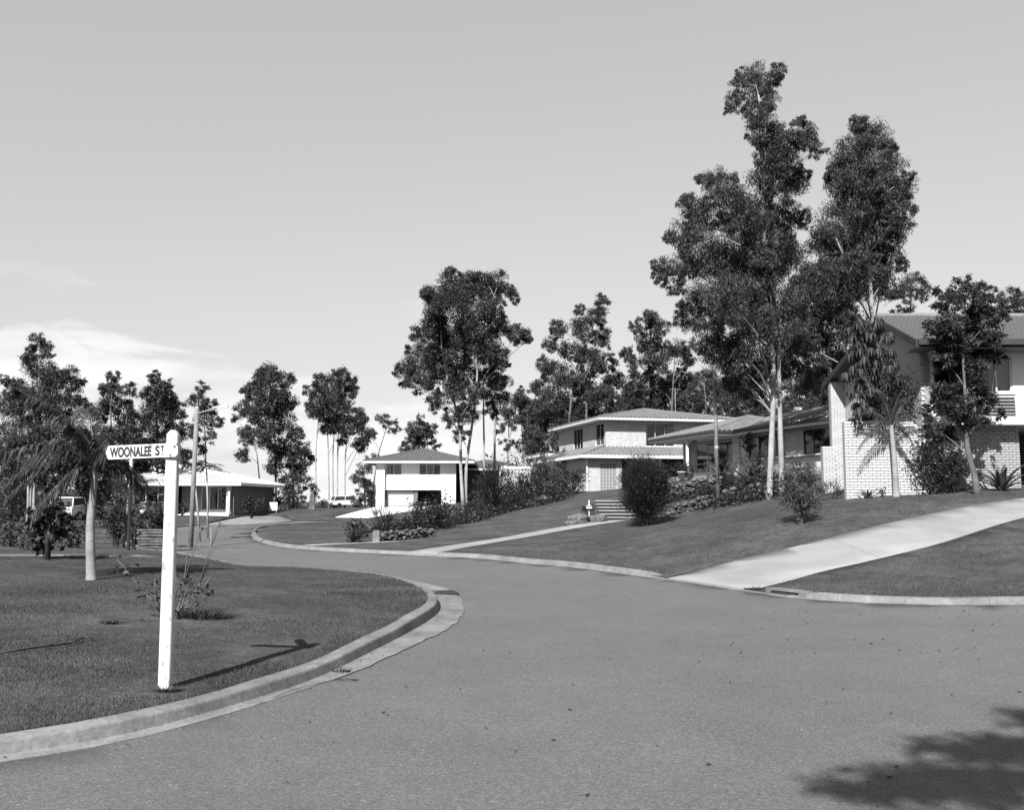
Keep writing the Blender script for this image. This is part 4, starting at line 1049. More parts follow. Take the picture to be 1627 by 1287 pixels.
blob_tree('gum_tree', 'gum clump on five bare straight trunks in the far gap', 'tree', 118, (524, 805),
    [[(502,812),(502,720),(508,650)], [(523,808),(522,740),(520,660)], [(530,808),(529,720),(536,640)], [(536,808),(537,700),(542,620)], [(548,808),(549,720),(556,660)]],
    [(510,602,10),(540,598,13),(496,620,11),(525,622,18),(556,618,11),(562,604,6),(506,648,15),(540,648,18),(570,662,12),(556,676,13),(522,676,12),(582,690,11),(545,698,8),(490,640,7),(532,670,14),(572,705,10)], GL, grow=1.2, cov=2.5, r0=.17, depth=3.5, leaf='leaf_gum')
blob_tree('gum_tree', 'leaning open gum just left of the garage house', 'tree', 112, (592, 800),
    [[(590,808),(595,760),(603,715),(618,670)], [(580,808),(578,740)]], [(618,668,11),(602,664,6),(628,682,8),(588,692,9),(580,742,12),(592,728,9),(572,765,14),(588,780,13),(568,790,11)], GL, cov=1.5, r0=.17, depth=2, leaf='leaf_far', bark='trunk_grey')
blob_tree('gum_tree', 'compact rounded tree rising behind the garage house roof', 'tree', 135, (667, 740),
    [[(667,780),(667,720),(667,680)]], [(667,666,8),(656,684,13),(680,684,12),(666,700,16),(645,708,9),(690,708,8),(655,720,10),(680,720,10)], GL, cov=2.3, r0=.2, depth=2.5, leaf='leaf_far', bark='trunk_dark')
blob_tree('bush_tree', 'light airy tree low in the far gap between the gums', 'tree', 112, (478, 806),
    [[(472,810),(474,780),(482,760)]], [(478,762,10),(494,768,8),(500,780,7),(482,782,8),(466,786,9)], GL, cov=1.2, r0=.12, depth=1.8, leaf='leaf_far', bark='trunk_grey')

# tall pale trunks at far left: a stand of young gums
blob_tree('gum_tree', 'three pale slim trunks standing together at the far left', 'tree', 46, (48, 832),
    [[(44,836),(45,780),(44,700)], [(48,836),(49,770),(50,690)], [(53,836),(54,780),(56,700)]], [(46,700,16),(56,690,14),(36,720,14),(60,720,12),(25,705,14),(72,705,12)], GL, cov=1.8, r0=.12, depth=1.0)

# the near tree at right, whose crown covers the house front
blob_tree('garden_tree', 'leafy garden tree with crooked trunk in front of the right house balcony panels', 'tree', 30.0, (1551, 779),
    [[(1553,782),(1548,755),(1540,728),(1536,700),(1537,676),(1534,640),(1530,560),(1528,490)], [(1537,684),(1520,672),(1508,662)], [(1538,690),(1556,668),(1572,650)]],
    [(1530,466,24),(1500,476,18),(1560,474,22),(1512,510,28),(1558,515,28),(1588,536,14),(1520,552,28),(1562,560,26),(1495,575,16),(1590,500,12),(1480,520,10),(1538,602,28),(1502,622,22),(1568,632,18),(1522,650,22),(1480,645,12),(1588,655,9),(1552,665,16),(1486,682,16),(1508,692,14),(1500,545,16)],
    None, cov=2.6, r0=.15, Lpx=7.5, leaf='leaf_glossy', bark='trunk_grey', depth=.75, droop=.7, wr=.3, limb_r=.5)
# a tree behind the camera whose crown shades the road corner
def offstage(name, label, loc, H, blobs, leafs, seed, sz=.16):
    rng = np.random.default_rng(seed); b = Vector((loc[0], loc[1], lz(loc[0], loc[1]) - .05)); root = thing(name, label, 'tree', b)
    tb = MB(); tb.tube([(0, 0, 0), (.15, .1, H * .4), (-.1, .1, H * .8)], [.3, .22, .1], 8)
    cs = []
    for (x, y, z, r) in blobs:
        c = np.array((x, y, z)); n = int(leafs * r * r)
        g = rng.normal(0, 1, (n, 3)); g /= np.linalg.norm(g, axis=1, keepdims=True); cs.append(c + g * (rng.uniform(0, 1, n) ** .5)[:, None] * r * np.array((1, 1, .6)))
        q = c - np.array(b); tb.tube([(0, .05, H * .5), tuple(q * np.array((.5, .5, .85))), tuple(q)], [.1, .06, .03], 5, False)
    tb.build('trunk', M['trunk_grey'], root, True); foliage('crown', root, b, np.concatenate(cs), sz * 1.6, sz * .6, .8, M['leaf_gum'], rng)
k = 1 / math.tan(SUN_EL); SH = Vector((.32 * k, .947 * k))            # shadow reach per metre of height
def overhead(sx, sy, hgt, r): return (sx - SH.x * hgt, sy - SH.y * hgt, hgt, r)
offstage('gum_tree', 'spreading gum behind the viewpoint shading the road corner', (4.0, -11.5), 12,
    [overhead(2.25, 6.2, 10.5, .28), overhead(2.0, 6.3, 10.6, .16), overhead(2.5, 6.45, 10.4, .3), overhead(3.05, 7.15, 10.6, .22), overhead(2.75, 6.35, 10.5, .42), overhead(3.2, 6.35, 10.2, .4), overhead(3.55, 7.25, 10.6, .45), overhead(4.1, 7.15, 10.3, .5), overhead(4.6, 7.7, 10.6, .55), overhead(4.35, 8.15, 10.8, .35), overhead(5.4, 7.6, 10.2, .9), overhead(4.9, 6.4, 10.0, .9),
     overhead(6.4, 6.6, 10.0, 1.3), overhead(3.9, 5.3, 10, .8), overhead(5.6, 4.8, 10.4, 1.4), overhead(4.2, 6.6, 10.2, .4), overhead(7.4, 7.6, 9.6, 1.2)], 1000, 5)
offstage('gum_tree', 'tall slender tree out of view casting the long shadow on the left lawn', (-14.6, 13.6), 8,
    [(-14.6, 13.6, 6.6, .8), (-14.5, 13.5, 7.6, .6), (-14.8, 13.7, 5.6, .9), (-15.2, 13.2, 6.2, .8)], 420, 6)

# ---- shrubs
def shrub(name, label, px, py, w, h, D=None, cat='shrub', leaf='leaf_dark', group=None, L=.09, wr=.3, droop=.1, cov=2.4, seed=0, spiky=False, n=None, stems=6, bark='trunk_dark', flat=1.0):
    """a bush whose foot is at a pixel; w, h in pixels"""
    p = hit(px, py) if D is None else at(px, py, D)
    if D is not None: p.z = min(p.z, lz(p.x, p.y)) if abs(p.z - lz(p.x, p.y)) < 1.0 else p.z
    D = p.y; rng = np.random.default_rng(900 + seed); rr = random.Random(900 + seed)
    root = thing(name, label, cat, p, 0, group)
    W, H = w * D / F / 2, h * D / F
    area = w * h * .8; lp = .5 * (L * F / D) * (L * wr * F / D)
    nl = n or int(min(26000, cov * area / max(.3, lp)))
    ns = max(14, min(160, nl // 40))
    u = rng.normal(0, 1, (ns, 3)); u /= np.linalg.norm(u, axis=1, keepdims=True); u *= (rng.uniform(.15, 1, ns) ** .5)[:, None]
    c = np.column_stack([u[:, 0] * W * .86, u[:, 1] * W * .8, H * .52 + u[:, 2] * H * .44 * flat])
    k = max(4, nl // ns); sg = .20 * min(W, H)
    P = (c[:, None] + rng.normal(0, 1, (ns, k, 3)) * sg * (.6 + .6 * rng.uniform(0, 1, ns))[:, None, None]).reshape(-1, 3)
    P[:, 2] = np.maximum(P[:, 2], .02)
    tb = MB()
    for i in range(min(ns, stems * 4)):
        e = Vector(c[i]); tb.tube([(rr.uniform(-.08, .08) * W, rr.uniform(-.08, .08) * W, -.1), (e.x * .35, e.y * .35, e.z * .5), tuple(e)], [max(.010, .018 * H), max(.007, .011 * H), .004], 4, False)
    tb.build('stem', M[bark], root, True)
    if spiky:
        d = P - np.array((0, 0, H * .1)); d /= np.linalg.norm(d, axis=1, keepdims=True) + 1e-6
        s = np.cross(d, rng.normal(0, 1, P.shape)); s /= np.linalg.norm(s, axis=1, keepdims=True) + 1e-9
        d = d + rng.normal(0, .35, P.shape); d /= np.linalg.norm(d, axis=1, keepdims=True)
        l = L * rng.uniform(.7, 1.5, len(P))[:, None]
        V = np.stack([P, P + d * l * .4 + s * L * wr / 2, P + d * l, P + d * l * .4 - s * L * wr / 2], 1).reshape(-1, 3)
        tone = np.repeat(rng.beta(1.5, 3, len(P)), 4)
        np_mesh('foliage', V, np.arange(len(V)).reshape(-1, 4), M[leaf], root, tone=tone)
    else:
        foliage('foliage', root, (0, 0, 0), P, L, L * wr, droop, M[leaf], rng, np.repeat(rng.beta(2, 3, ns), k))
    return root
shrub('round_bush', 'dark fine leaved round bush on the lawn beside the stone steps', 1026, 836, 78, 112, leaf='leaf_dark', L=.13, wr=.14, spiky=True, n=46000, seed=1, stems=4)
shrub('young_tree', 'small pale leaved young tree on the sloping lawn by the driveway', 1272, 832, 74, 105, leaf='leaf_pale', L=.13, wr=.24, cov=3.2, droop=.0, seed=2, bark='trunk_grey', cat='tree', stems=4)
BK = 'shrubs in the bank garden below the centre houses'
for i, (px, py, w, h, lf, sp, lab, c, D) in enumerate([
    (562,858,50,36,'leaf_dark',False,'low dark shrub at the left end of the bank garden',2.4,37.5),
    (610,850,46,40,'leaf_dark',True,'spiky grassy shrub behind the white marker post',2.0,42),
    (655,850,60,52,'leaf_glossy',False,'broad leafy shrub behind the stone retaining wall',2.2,43),
    (700,843,66,56,'leaf_dark',False,'dense dark shrub mass right of the stone retaining wall',2.6,46),
    (740,826,44,36,'leaf_dark',False,'low shrub at the foot of the twin trunked gum',2.2,54),
    (785,815,56,78,'leaf_dark',True,'tall dark feathery shrub below the screen wall',3.2,57),
    (832,806,40,56,'leaf_dark',True,'spiky shrub left of the pale boulders',2.6,60),
    (868,800,66,70,'leaf_glossy',False,'leafy shrub in front of the lower brick porch',2.2,63),
    (910,792,48,50,'leaf_dark',False,'rounded dark shrub at the brick entry corner',2.6,65.5),
    (765,802,40,44,'leaf_glossy',False,'bright leaved shrub right of the twin trunks',1.6,64),
    (810,800,36,40,'leaf_dark',False,'small dark shrub under the pale screen wall',2.4,66)]):
    shrub('shrub', lab, px, py, w, h, D, leaf=lf, spiky=sp, cov=c, seed=10 + i, group=BK, L=.16 if not sp else .3, wr=.35 if not sp else .09)
# creeping cover along the bank
def bank_cover(name, label, line, D0, D1, n, hpx, lf='leaf_dark', seed=1, L=.14):
    rng = np.random.default_rng(seed); t = rng.uniform(0, 1, n)
    xs = np.interp(t, np.linspace(0, 1, len(line)), [q[0] for q in line]); Ds = np.interp(t, np.linspace(0, 1, len(line)), np.linspace(D0, D1, len(line)))
    Y = Ds + rng.normal(0, 1.1, n); X = (xs - CX) / F * Ds + rng.normal(0, .35, n)
    Z = gz(X, Y) + .10 + np.abs(rng.normal(0, 1, n)) * hpx * Ds / F * (.5 + .5 * np.sin(X * 3) ** 2)
    V = leaf_quads(np.column_stack([X, Y, Z]), L, L * .4, .0, rng)
    o = np_mesh(name, V, np.arange(len(V)).reshape(-1, 4), M[lf], tone=np.repeat(rng.beta(1.6, 2.6, n), 4))
    return tag(o, label, 'ground cover', kind='stuff')
bank_cover('ground_cover', 'creeping plants covering the garden bank below the centre houses', [(590,0),(660,0),(720,0),(770,0),(830,0),(900,0)], 42, 64, 16000, 9, seed=3)
bank_cover('ground_cover', 'trailing plants over the stone terraces below the low house', [(1050,0),(1100,0),(1150,0),(1225,0)], 46.5, 43.5, 17000, 12, seed=4)

GR = 'garden plants before the low house'
shrub('shrub', 'pale bushy plant against the low house wall', 1200, 762, 62, 70, 44.5, leaf='leaf_pale', cov=1.5, seed=40, group=GR, L=.16, wr=.22)
shrub('shrub', 'dark climbing plant beside the white entry panel', 1192, 725, 30, 46, 50, leaf='leaf_dark', cov=1.6, seed=41, group=GR, L=.16)
shrub('shrub', 'tall reedy plant behind the timber pole', 1146, 762, 24, 56, 52, leaf='leaf_dark', cov=1.8, seed=42, group=GR, L=.5, wr=.06, spiky=True)
shrub('shrub', 'small clipped shrub by the left porch post', 1082, 758, 14, 36, 59, leaf='leaf_dark', cov=2.5, seed=43, group=GR, L=.1)
shrub('shrub', 'low bush over the upper stone terrace', 1110, 785, 40, 24, 46.5, leaf='leaf_dark', cov=2.0, seed=44, group=GR, L=.12)
shrub('shrub', 'dark bush hanging over the terrace wall near the white trunks', 1205, 795, 44, 34, 43.2, leaf='leaf_dark', cov=2.4, seed=45, group=GR, L=.12)
shrub('shrub', 'dark bush at the foot of the tall gum trunks', 1180, 790, 40, 30, 43.6, leaf='leaf_dark', cov=2.2, seed=46, group=GR, L=.12)
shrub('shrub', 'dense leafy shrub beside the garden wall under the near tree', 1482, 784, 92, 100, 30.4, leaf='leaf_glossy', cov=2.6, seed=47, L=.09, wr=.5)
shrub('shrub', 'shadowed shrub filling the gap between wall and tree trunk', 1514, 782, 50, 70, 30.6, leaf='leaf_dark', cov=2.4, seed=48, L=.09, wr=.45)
shrub('shrub', 'small tufted plant in the corner by the wing wall', 1322, 781, 34, 22, 31.5, leaf='leaf_dark', cov=2.2, seed=49, L=.2, wr=.1, spiky=True)
shrub('vine', 'dark hanging vine mass above the garden wall', 1418, 690, 84, 110, 31.0, leaf='leaf_dark', cov=4.0, seed=50, L=.1, wr=.3, droop=1.2, cat='vine')
shrub('shrub', 'tiny low plant at the foot of the garden wall', 1402, 786, 14, 16, 30.2, leaf='leaf_pale', cov=1.5, seed=51, L=.1, wr=.4)
shrub('shrub', 'small bush round the letterbox post', 936, 824, 28, 22, leaf='leaf_dark', cov=2.0, seed=52, L=.12)

# left hand garden
LG = 'shrubs along the left boundary'
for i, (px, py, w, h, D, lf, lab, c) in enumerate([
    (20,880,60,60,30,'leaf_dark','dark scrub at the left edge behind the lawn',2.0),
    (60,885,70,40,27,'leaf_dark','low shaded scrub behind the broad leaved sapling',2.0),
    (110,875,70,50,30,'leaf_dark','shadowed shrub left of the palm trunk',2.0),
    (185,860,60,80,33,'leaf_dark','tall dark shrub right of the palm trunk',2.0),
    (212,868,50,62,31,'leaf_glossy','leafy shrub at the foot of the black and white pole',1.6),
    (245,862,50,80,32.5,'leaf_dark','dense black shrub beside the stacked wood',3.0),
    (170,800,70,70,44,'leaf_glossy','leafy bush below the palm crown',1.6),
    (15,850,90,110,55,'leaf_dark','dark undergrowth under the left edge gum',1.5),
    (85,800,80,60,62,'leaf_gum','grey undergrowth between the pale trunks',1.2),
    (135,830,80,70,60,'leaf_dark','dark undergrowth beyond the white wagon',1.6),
    (460,806,50,26,96,'leaf_dark','dark hedge right of the far carport',2.4),
    (440,808,24,34,90,'leaf_dark','small dark bush at the carport corner',2.4),
    (400,812,30,44,74,'leaf_dark','small round tree in front of the dark carport wall',2.4),
    (515,804,24,14,105,'leaf_far','low rounded bush on the far crest',2.0),
    (590,806,30,30,104,'leaf_dark','dark shrub at the left of the garage house',2.2),
    (355,800,12,28,75,'leaf_dark','little conifer on the far porch',2.5),
    (290,806,20,26,74,'leaf_dark','leafy plant on the far house porch',2.0)]):
    shrub('shrub', lab, px, py, w, h, D, leaf=lf, cov=c, seed=60 + i, group=LG, L=max(.12, 4.5 * D / F), wr=.4)
# distant tree line
def treeline():
    rng = np.random.default_rng(77); cs = []
    for i in range(170):
        a = -.62 + 1.3 * i / 170 + rng.uniform(-.01, .01); d = rng.uniform(190, 260)
        if a > .06: d = rng.uniform(115, 150)
        x, y = d * math.sin(a), d * math.cos(a); r = rng.uniform(2, 4) * (1.0 if a < .06 else 1.5); k = 120
        g = rng.normal(0, 1, (k, 3)) * np.array((r, r, r * .5)); g[:, 2] = np.abs(g[:, 2])
        cs.append(g + np.array((x, y, gz(x, y))))
    C = np.concatenate(cs); V = leaf_quads(C, 1.1, .5, .2, rng)
    o = np_mesh('distant_woodland', V, np.arange(len(V)).reshape(-1, 4), M['leaf_far'], tone=np.repeat(rng.beta(2, 3, len(C)), 4))
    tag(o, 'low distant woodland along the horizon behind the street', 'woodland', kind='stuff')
treeline()
def understory():
    rng = np.random.default_rng(78); cs = []
    for i in range(90):
        px = rng.uniform(-60, 210); D = rng.uniform(66, 95); p = at(px, 800, D); r = rng.uniform(.8, 1.8); k = 130
        g = rng.normal(0, 1, (k, 3)) * np.array((r, r, r * .7)); g[:, 2] = np.abs(g[:, 2]); cs.append(g + np.array((p.x, D, gz(p.x, D))))
    for i in range(120):
        px = rng.uniform(830, 1420); D = rng.uniform(86, 112); p = at(px, 700, D); r = rng.uniform(1, 2.2); k = 120
        g = rng.normal(0, 1, (k, 3)) * np.array((r, r, r * .9)); g[:, 2] = np.abs(g[:, 2]); cs.append(g + np.array((p.x, D, gz(p.x, D) + 1)))
    C = np.concatenate(cs); V = leaf_quads(C, .42, .16, .3, rng)
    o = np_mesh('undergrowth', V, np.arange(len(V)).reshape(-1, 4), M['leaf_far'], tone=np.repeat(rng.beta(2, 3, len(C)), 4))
    tag(o, 'scrubby undergrowth between the trees behind the houses', 'undergrowth', kind='stuff')
understory()

# ---- palms
def palm(name, label, base, top, D, fronds, frond_px, r0, seed, trunk_bend=0, leafw=.022, leafl=.42):
    rng = np.random.default_rng(seed); rr = random.Random(seed)
    b = hit(*base) if D is None else at(base[0], base[1], D); D = b.y; b.z = min(b.z, lz(b.x, b.y)) if D is None else b.z
    root = thing(name, label, 'palm', b)
    t = at(top[0], top[1], D) - b
    mid = t * .5 + Vector((trunk_bend, 0, 0))
    pts = catmull([(0, 0, -.1), tuple(mid), tuple(t)], .12); n = len(pts)
    rad = [r0 * (1.25 - .25 * min(1, i / (n * .15))) * (1 - .45 * i / n) * (1 + .06 * (i % 2)) for i in range(n)]
    MB().tube(pts, rad, 10).build('trunk', M['palm_bark'], root, True)
    MB().tube([t * .97, t + (t - mid).normalized() * .35], [r0 * .62, r0 * .35], 8).build('crownshaft', M['trunk_dark'], root, True)
    for (dx, dy, dep) in fronds:
        # tip offset in pixels from the crown (dx right, dy up), dep metres towards the back
        e = t + Vector((dx * D / F, dep, dy * D / F)); ln = (e - t).length
        c = t.lerp(e, .45) + Vector((0, 0, .38 * ln))
        N = 34; rb = MB(); P = []
        for i in range(N + 1):
            s = i / N; P.append(t * (1-s)**2 + c * 2*s*(1-s) + e * s*s)
        rb.tube([P[i] for i in range(0, N + 1, 3)], [.022 * (1 - .8 * i / N) for i in range(0, N + 1, 3)], 4)
        o = rb.build('frond', M['palm'], root, True)
        at_ = o.data.attributes.new('tone', 'FLOAT', 'POINT'); at_.data.foreach_set('value', [.5] * len(o.data.vertices))
        V = []; tn = []
        for i in range(4, int(N * 2.6)):
            s = i / (N * 2.6); p = t * (1-s)**2 + c * 2*s*(1-s) + e * s*s; d = ((c - t) * (1-s) + (e - c) * s).normalized()
            side = d.cross(Vector((0, 0, 1)))
            if side.length < .05: side = Vector((1, 0, 0))
            side.normalize(); l = leafl * (1 - .55 * s) * rr.uniform(.75, 1.15) * (.5 + .5 * min(1, s * 6)) 
            for sg in (-1, 1):
                q = (side * sg * rr.uniform(.5, 1) + d * rr.uniform(.45, .9) + Vector((0, 0, rr.uniform(-.25, .2)))).normalized()
                m1 = p + q * l * .5; tip = p + q * l * .85 + Vector((0, 0, -l * rr.uniform(.25, .6)))
                w = d * leafw * .5
                V += [p, m1 + w, tip, m1 - w]; tn += [rr.betavariate(2, 3)] * 4
        np_mesh('leaflet', np.array([tuple(v) for v in V]), np.arange(len(V)).reshape(-1, 4), M['palm'], o, tone=np.array(tn))['kind'] = 'stuff'
    return root
palm('palm_tree', 'feathery palm with pale ringed trunk on the near left lawn', (146, 923), (152, 745), None,
     [(-95, 40, .3), (-125, -45, -.2), (-135, 5, .6), (-75, -75, -.5), (-110, 85, 1.0), (-80, 105, -.6), (-40, 100, .5), (45, 15, -.6), (60, 30, .5), (-35, -75, .9), (55, -30, .8), (-100, 20, -.9), (-140, -20, .2), (-85, -30, 1.1), (-15, 60, -.5)], 0, .088, 5, leafl=.62, leafw=.034, trunk_bend=-.06)
palm('palm_tree', 'slim young palm against the white garden wall', (1424, 786), (1416, 676), 29.9,
     [(-58, -42, -.1), (-38, 22, .3), (30, -30, -.2), (45, 15, .2), (-10, 60, .4), (18, 55, -.1), (-50, -5, .5), (-25, 50, -.3), (35, 45, .5)], 0, .10, 6, leafl=.38, trunk_bend=.02)

# ---- umbrella tree: whorls of drooping finger leaflets
def umbrella_tree(label, base, D, crown, seed):
    rr = random.Random(seed); b = at(base[0], base[1], D); b.z = lz(b.x, b.y)
    root = thing('umbrella_tree', label, 'tree', b); tb = MB(); V = []; tn = []
    top = at(crown[0][0], crown[0][1], D) - b
    tb.tube([(0, 0, -.1), tuple(top * .5 + Vector((.06, 0, 0))), tuple(top)], [.09, .07, .04], 7)
    for (px, py) in crown:
        for q in range(5):
            c = at(px + rr.uniform(-9, 9), py + rr.uniform(-8, 8), D + rr.uniform(-.6, .6)) - b
            h0 = max(.3, min(1, (c.z - .5) / max(top.z, .1)))
            tb.tube([tuple(top * h0 * .92), tuple((top * h0).lerp(c, .6) + Vector((0, 0, .12))), tuple(c)], [.02, .013, .008], 4, False)
            n = rr.randint(9, 12); tone = rr.betavariate(2, 2.5)
            for i in range(n):
                a = 2 * math.pi * i / n + rr.uniform(-.15, .15); out = Vector((math.cos(a), math.sin(a), 0)); sd_ = Vector((-math.sin(a), math.cos(a), 0))
                l = rr.uniform(.26, .36); w = .030
                p0 = c; p1 = c + out * l * .28 + Vector((0, 0, -.02)); p2 = c + out * l * .5 + Vector((0, 0, -l * .45)); p3 = c + out * l * .56 + Vector((0, 0, -l * .95))
                V += [p0, p0, p1 + sd_ * w, p1 - sd_ * w]; V += [p1 - sd_ * w, p1 + sd_ * w, p2 + sd_ * w, p2 - sd_ * w]; V += [p2 - sd_ * w, p2 + sd_ * w, p3, p3]
                tn += [min(1, max(0, tone + rr.uniform(-.15, .15)))] * 12
    tb.build('trunk', M['trunk_grey'], root, True)
    VV = np.array([tuple(v) for v in V]); VV += np.random.default_rng(seed).normal(0, 1e-4, VV.shape)
    np_mesh('crown', VV, np.arange(len(VV)).reshape(-1, 4), M['leaf_glossy'], root, tone=np.array(tn))
umbrella_tree('umbrella tree with whorls of drooping finger leaves before the gable', (1395, 700), 30.9,
    [(1386,505),(1366,515),(1398,512),(1352,528),(1378,528),(1408,530),(1364,546),(1390,548),(1352,560),(1414,556),(1376,566),(1400,570),(1360,584),(1388,588),(1418,580),(1346,596),(1374,604),(1404,604),(1424,604),(1384,622),(1408,622),(1360,622),(1370,650),(1360,664),(1385,650),(1366,640)], 21)
def finger_tree(label, base, D, top, tips, seed):
    """thin bare stem with a flat plume of divided leaves"""
    rr = random.Random(seed); b = at(base[0], base[1], D); b.z = lz(b.x, b.y) if abs(b.z - lz(b.x, b.y)) < 1.5 else b.z
    root = thing('pawpaw_tree', label, 'tree', b, 0, 'thin stemmed plume trees on the verge'); t = at(top[0], top[1], D) - b
    MB().tube([(0, 0, -.1), tuple(t * .5 + Vector((.03, 0, 0))), tuple(t)], [.05, .04, .03], 6).build('trunk', M['trunk_pale'], root, True)
    V = []; tn = []
    for i in range(14):
        a = 2 * math.pi * i / 14 + rr.uniform(-.2, .2); r = tips * D / F * rr.uniform(.6, 1.05)
        e = t + Vector((math.cos(a) * r, math.sin(a) * r, rr.uniform(-.25, .1)))
        d = (e - t).normalized(); sd_ = d.cross(Vector((0, 0, 1))).normalized()
        for j in range(16):
            s = .25 + .75 * j / 16; p = t.lerp(e, s) + Vector((0, 0, .12 * math.sin(s * 3.1)))
            for sg in (-1, 1):
                q = (sd_ * sg + d * .7 + Vector((0, 0, rr.uniform(-.4, .1)))).normalized(); l = .28 * rr.uniform(.6, 1.1)
                V += [p, p + q * l * .5 + d * .03, p + q * l, p + q * l * .5 - d * .03]; tn += [rr.betavariate(2, 4)] * 4
    np_mesh('crown', np.array([tuple(v) for v in V]), np.arange(len(V)).reshape(-1, 4), M['leaf_dark'], root, tone=np.array(tn))
finger_tree('thin stemmed plume tree just right of the lamp pole', (330, 843), 43, (328, 742), 26, 31)
finger_tree('second plume tree crossing the lamp pole', (318, 850), 40, (306, 738), 26, 32)
finger_tree('dark plume tree by the black and white pole', (196, 866), 34, (205, 770), 34, 33)

# ---- broad leaved sapling and bare frangipani on the left lawn
def sapling(label, base, spots, lsize, mat_, seed, name='sapling', nl=70):
    rng = np.random.default_rng(seed); rr = random.Random(seed); b = hit(*base); D = b.y
    root = thing(name, label, 'tree', b); tb = MB(); C = []; top = at(base[0], min(s[1] for s in spots), D) - b
    tb.tube([(0, 0, -.05), tuple(top * .5), tuple(top)], [.07, .05, .02], 7)
    for (px, py, r) in spots:
        c = at(px, py, D + rr.uniform(-.3, .3)) - b; R_ = r * D / F
        tb.tube([(0, 0, max(.3, c.z * .55)), tuple(c * .6 + Vector((0, 0, c.z * .2))), tuple(c)], [.03, .02, .01], 4, False)
        C.append(np.array(c) + rng.normal(0, .5, (nl, 3)) * R_)
    tb.build('trunk', M['trunk_dark'], root, True)
    foliage('crown', root, (0, 0, 0), np.concatenate(C), lsize, lsize * .62, .5, M[mat_], rng)
sapling('dark broad leaved sapling near the left edge of the lawn', (76, 890), [(60,820,18),(85,805,18),(98,822,13),(75,835,16),(92,845,12),(60,850,12),(78,780,12),(96,765,8),(70,865,10)], .19, 'leaf_dark', 41)
def bare_shrub(label, base, ends, seed, leaves=True):
    rr = random.Random(seed); b = hit(*base); D = b.y; root = thing('bare_shrub', label, 'shrub', b); tb = MB(); V = []
    tb.tube([(0, 0, -.05), (.01, 0, .14)], [.032, .026], 7)
    rng = np.random.default_rng(seed); C = []
    for (px, py, dep) in ends:
        e = at(px, py, D + dep) - b; m = Vector((e.x * .62, e.y * .6, e.z * .38 + .08))
        pts = catmull([(0, 0, .1), tuple(m * .55), tuple(m), tuple(e)], .12); n = len(pts)
        tb.tube(pts, [.013 * (1 - .72 * i / n) for i in range(n)], 5)
        f = e + Vector((rr.uniform(-.25, .25), rr.uniform(-.2, .2), rr.uniform(.1, .3))) * .8
        tb.tube([tuple(m), tuple(m.lerp(f, .5)), tuple(f)], [.010, .008, .005], 4)
        if leaves and py > 880: C.append(np.array(e) + rng.normal(0, .06, (26, 3)))
    tb.build('stem', M['trunk_grey'], root, True)
    if C: foliage('foliage', root, (0, 0, 0), np.concatenate(C), .085, .036, .4, M['leaf_glossy'], rng)
bare_shrub('bare branching frangipani shrub on the lawn behind the sign post', (281, 985), [(198,902,.2),(232,940,-.2),(300,862,.3),(322,940,-.3),(340,868,.4),(256,928,.3),(300,926,.2),(272,944,-.3),(310,948,.3)], 51)
# dead clump at its foot and weeds
def tuft(label, base, n, r, h, mat_, seed, name='grass_tuft', cat='tuft'):
    rng = np.random.default_rng(seed); b = hit(*base); a = rng.uniform(0, 6.28, n); q = r * rng.uniform(0, 1, n) ** .5
    P = np.column_stack([np.cos(a) * q, np.sin(a) * q * .6, np.zeros(n)])
    d = np.column_stack([np.cos(a) * .8, np.sin(a) * .8, rng.uniform(.2, 1, n)]) + rng.normal(0, .25, (n, 3)); d /= np.linalg.norm(d, axis=1, keepdims=True)
    s = np.cross(d, np.array((0, 0, 1.0))); s /= np.linalg.norm(s, axis=1, keepdims=True) + 1e-9; l = (h * rng.uniform(.5, 1.2, n))[:, None]
    V = np.stack([P - s * .006, P + s * .006, P + d * l], 1).reshape(-1, 3)
    o = np_mesh(name, V, np.arange(len(V)).reshape(-1, 3), M[mat_], tone=np.repeat(rng.beta(2, 3, n), 3)); o.location = b
    return tag(o, label, cat)
tuft('dark clump of cut stalks at the foot of the bare shrub', (315, 985), 500, .42, .22, 'leaf_dark', 61)
tuft('small dark weed tuft on the near lawn left of the post', (178, 994), 120, .12, .10, 'leaf_dark', 62)
tuft('smaller weed tuft between the bare shrub and post', (232, 992), 80, .09, .08, 'leaf_dark', 63)
tuft('shaggy grass tuft round the foot of the sign post', (266, 1102), 200, .10, .07, 'grass', 64)
tuft('weed growing from the joint of the near gutter', (543, 1071), 70, .09, .07, 'leaf_dark', 65, 'weed', 'weed')
tuft('weed at the driveway mouth beside the drain inlet', (1202, 938), 90, .22, .12, 'leaf_dark', 66, 'weed', 'weed')

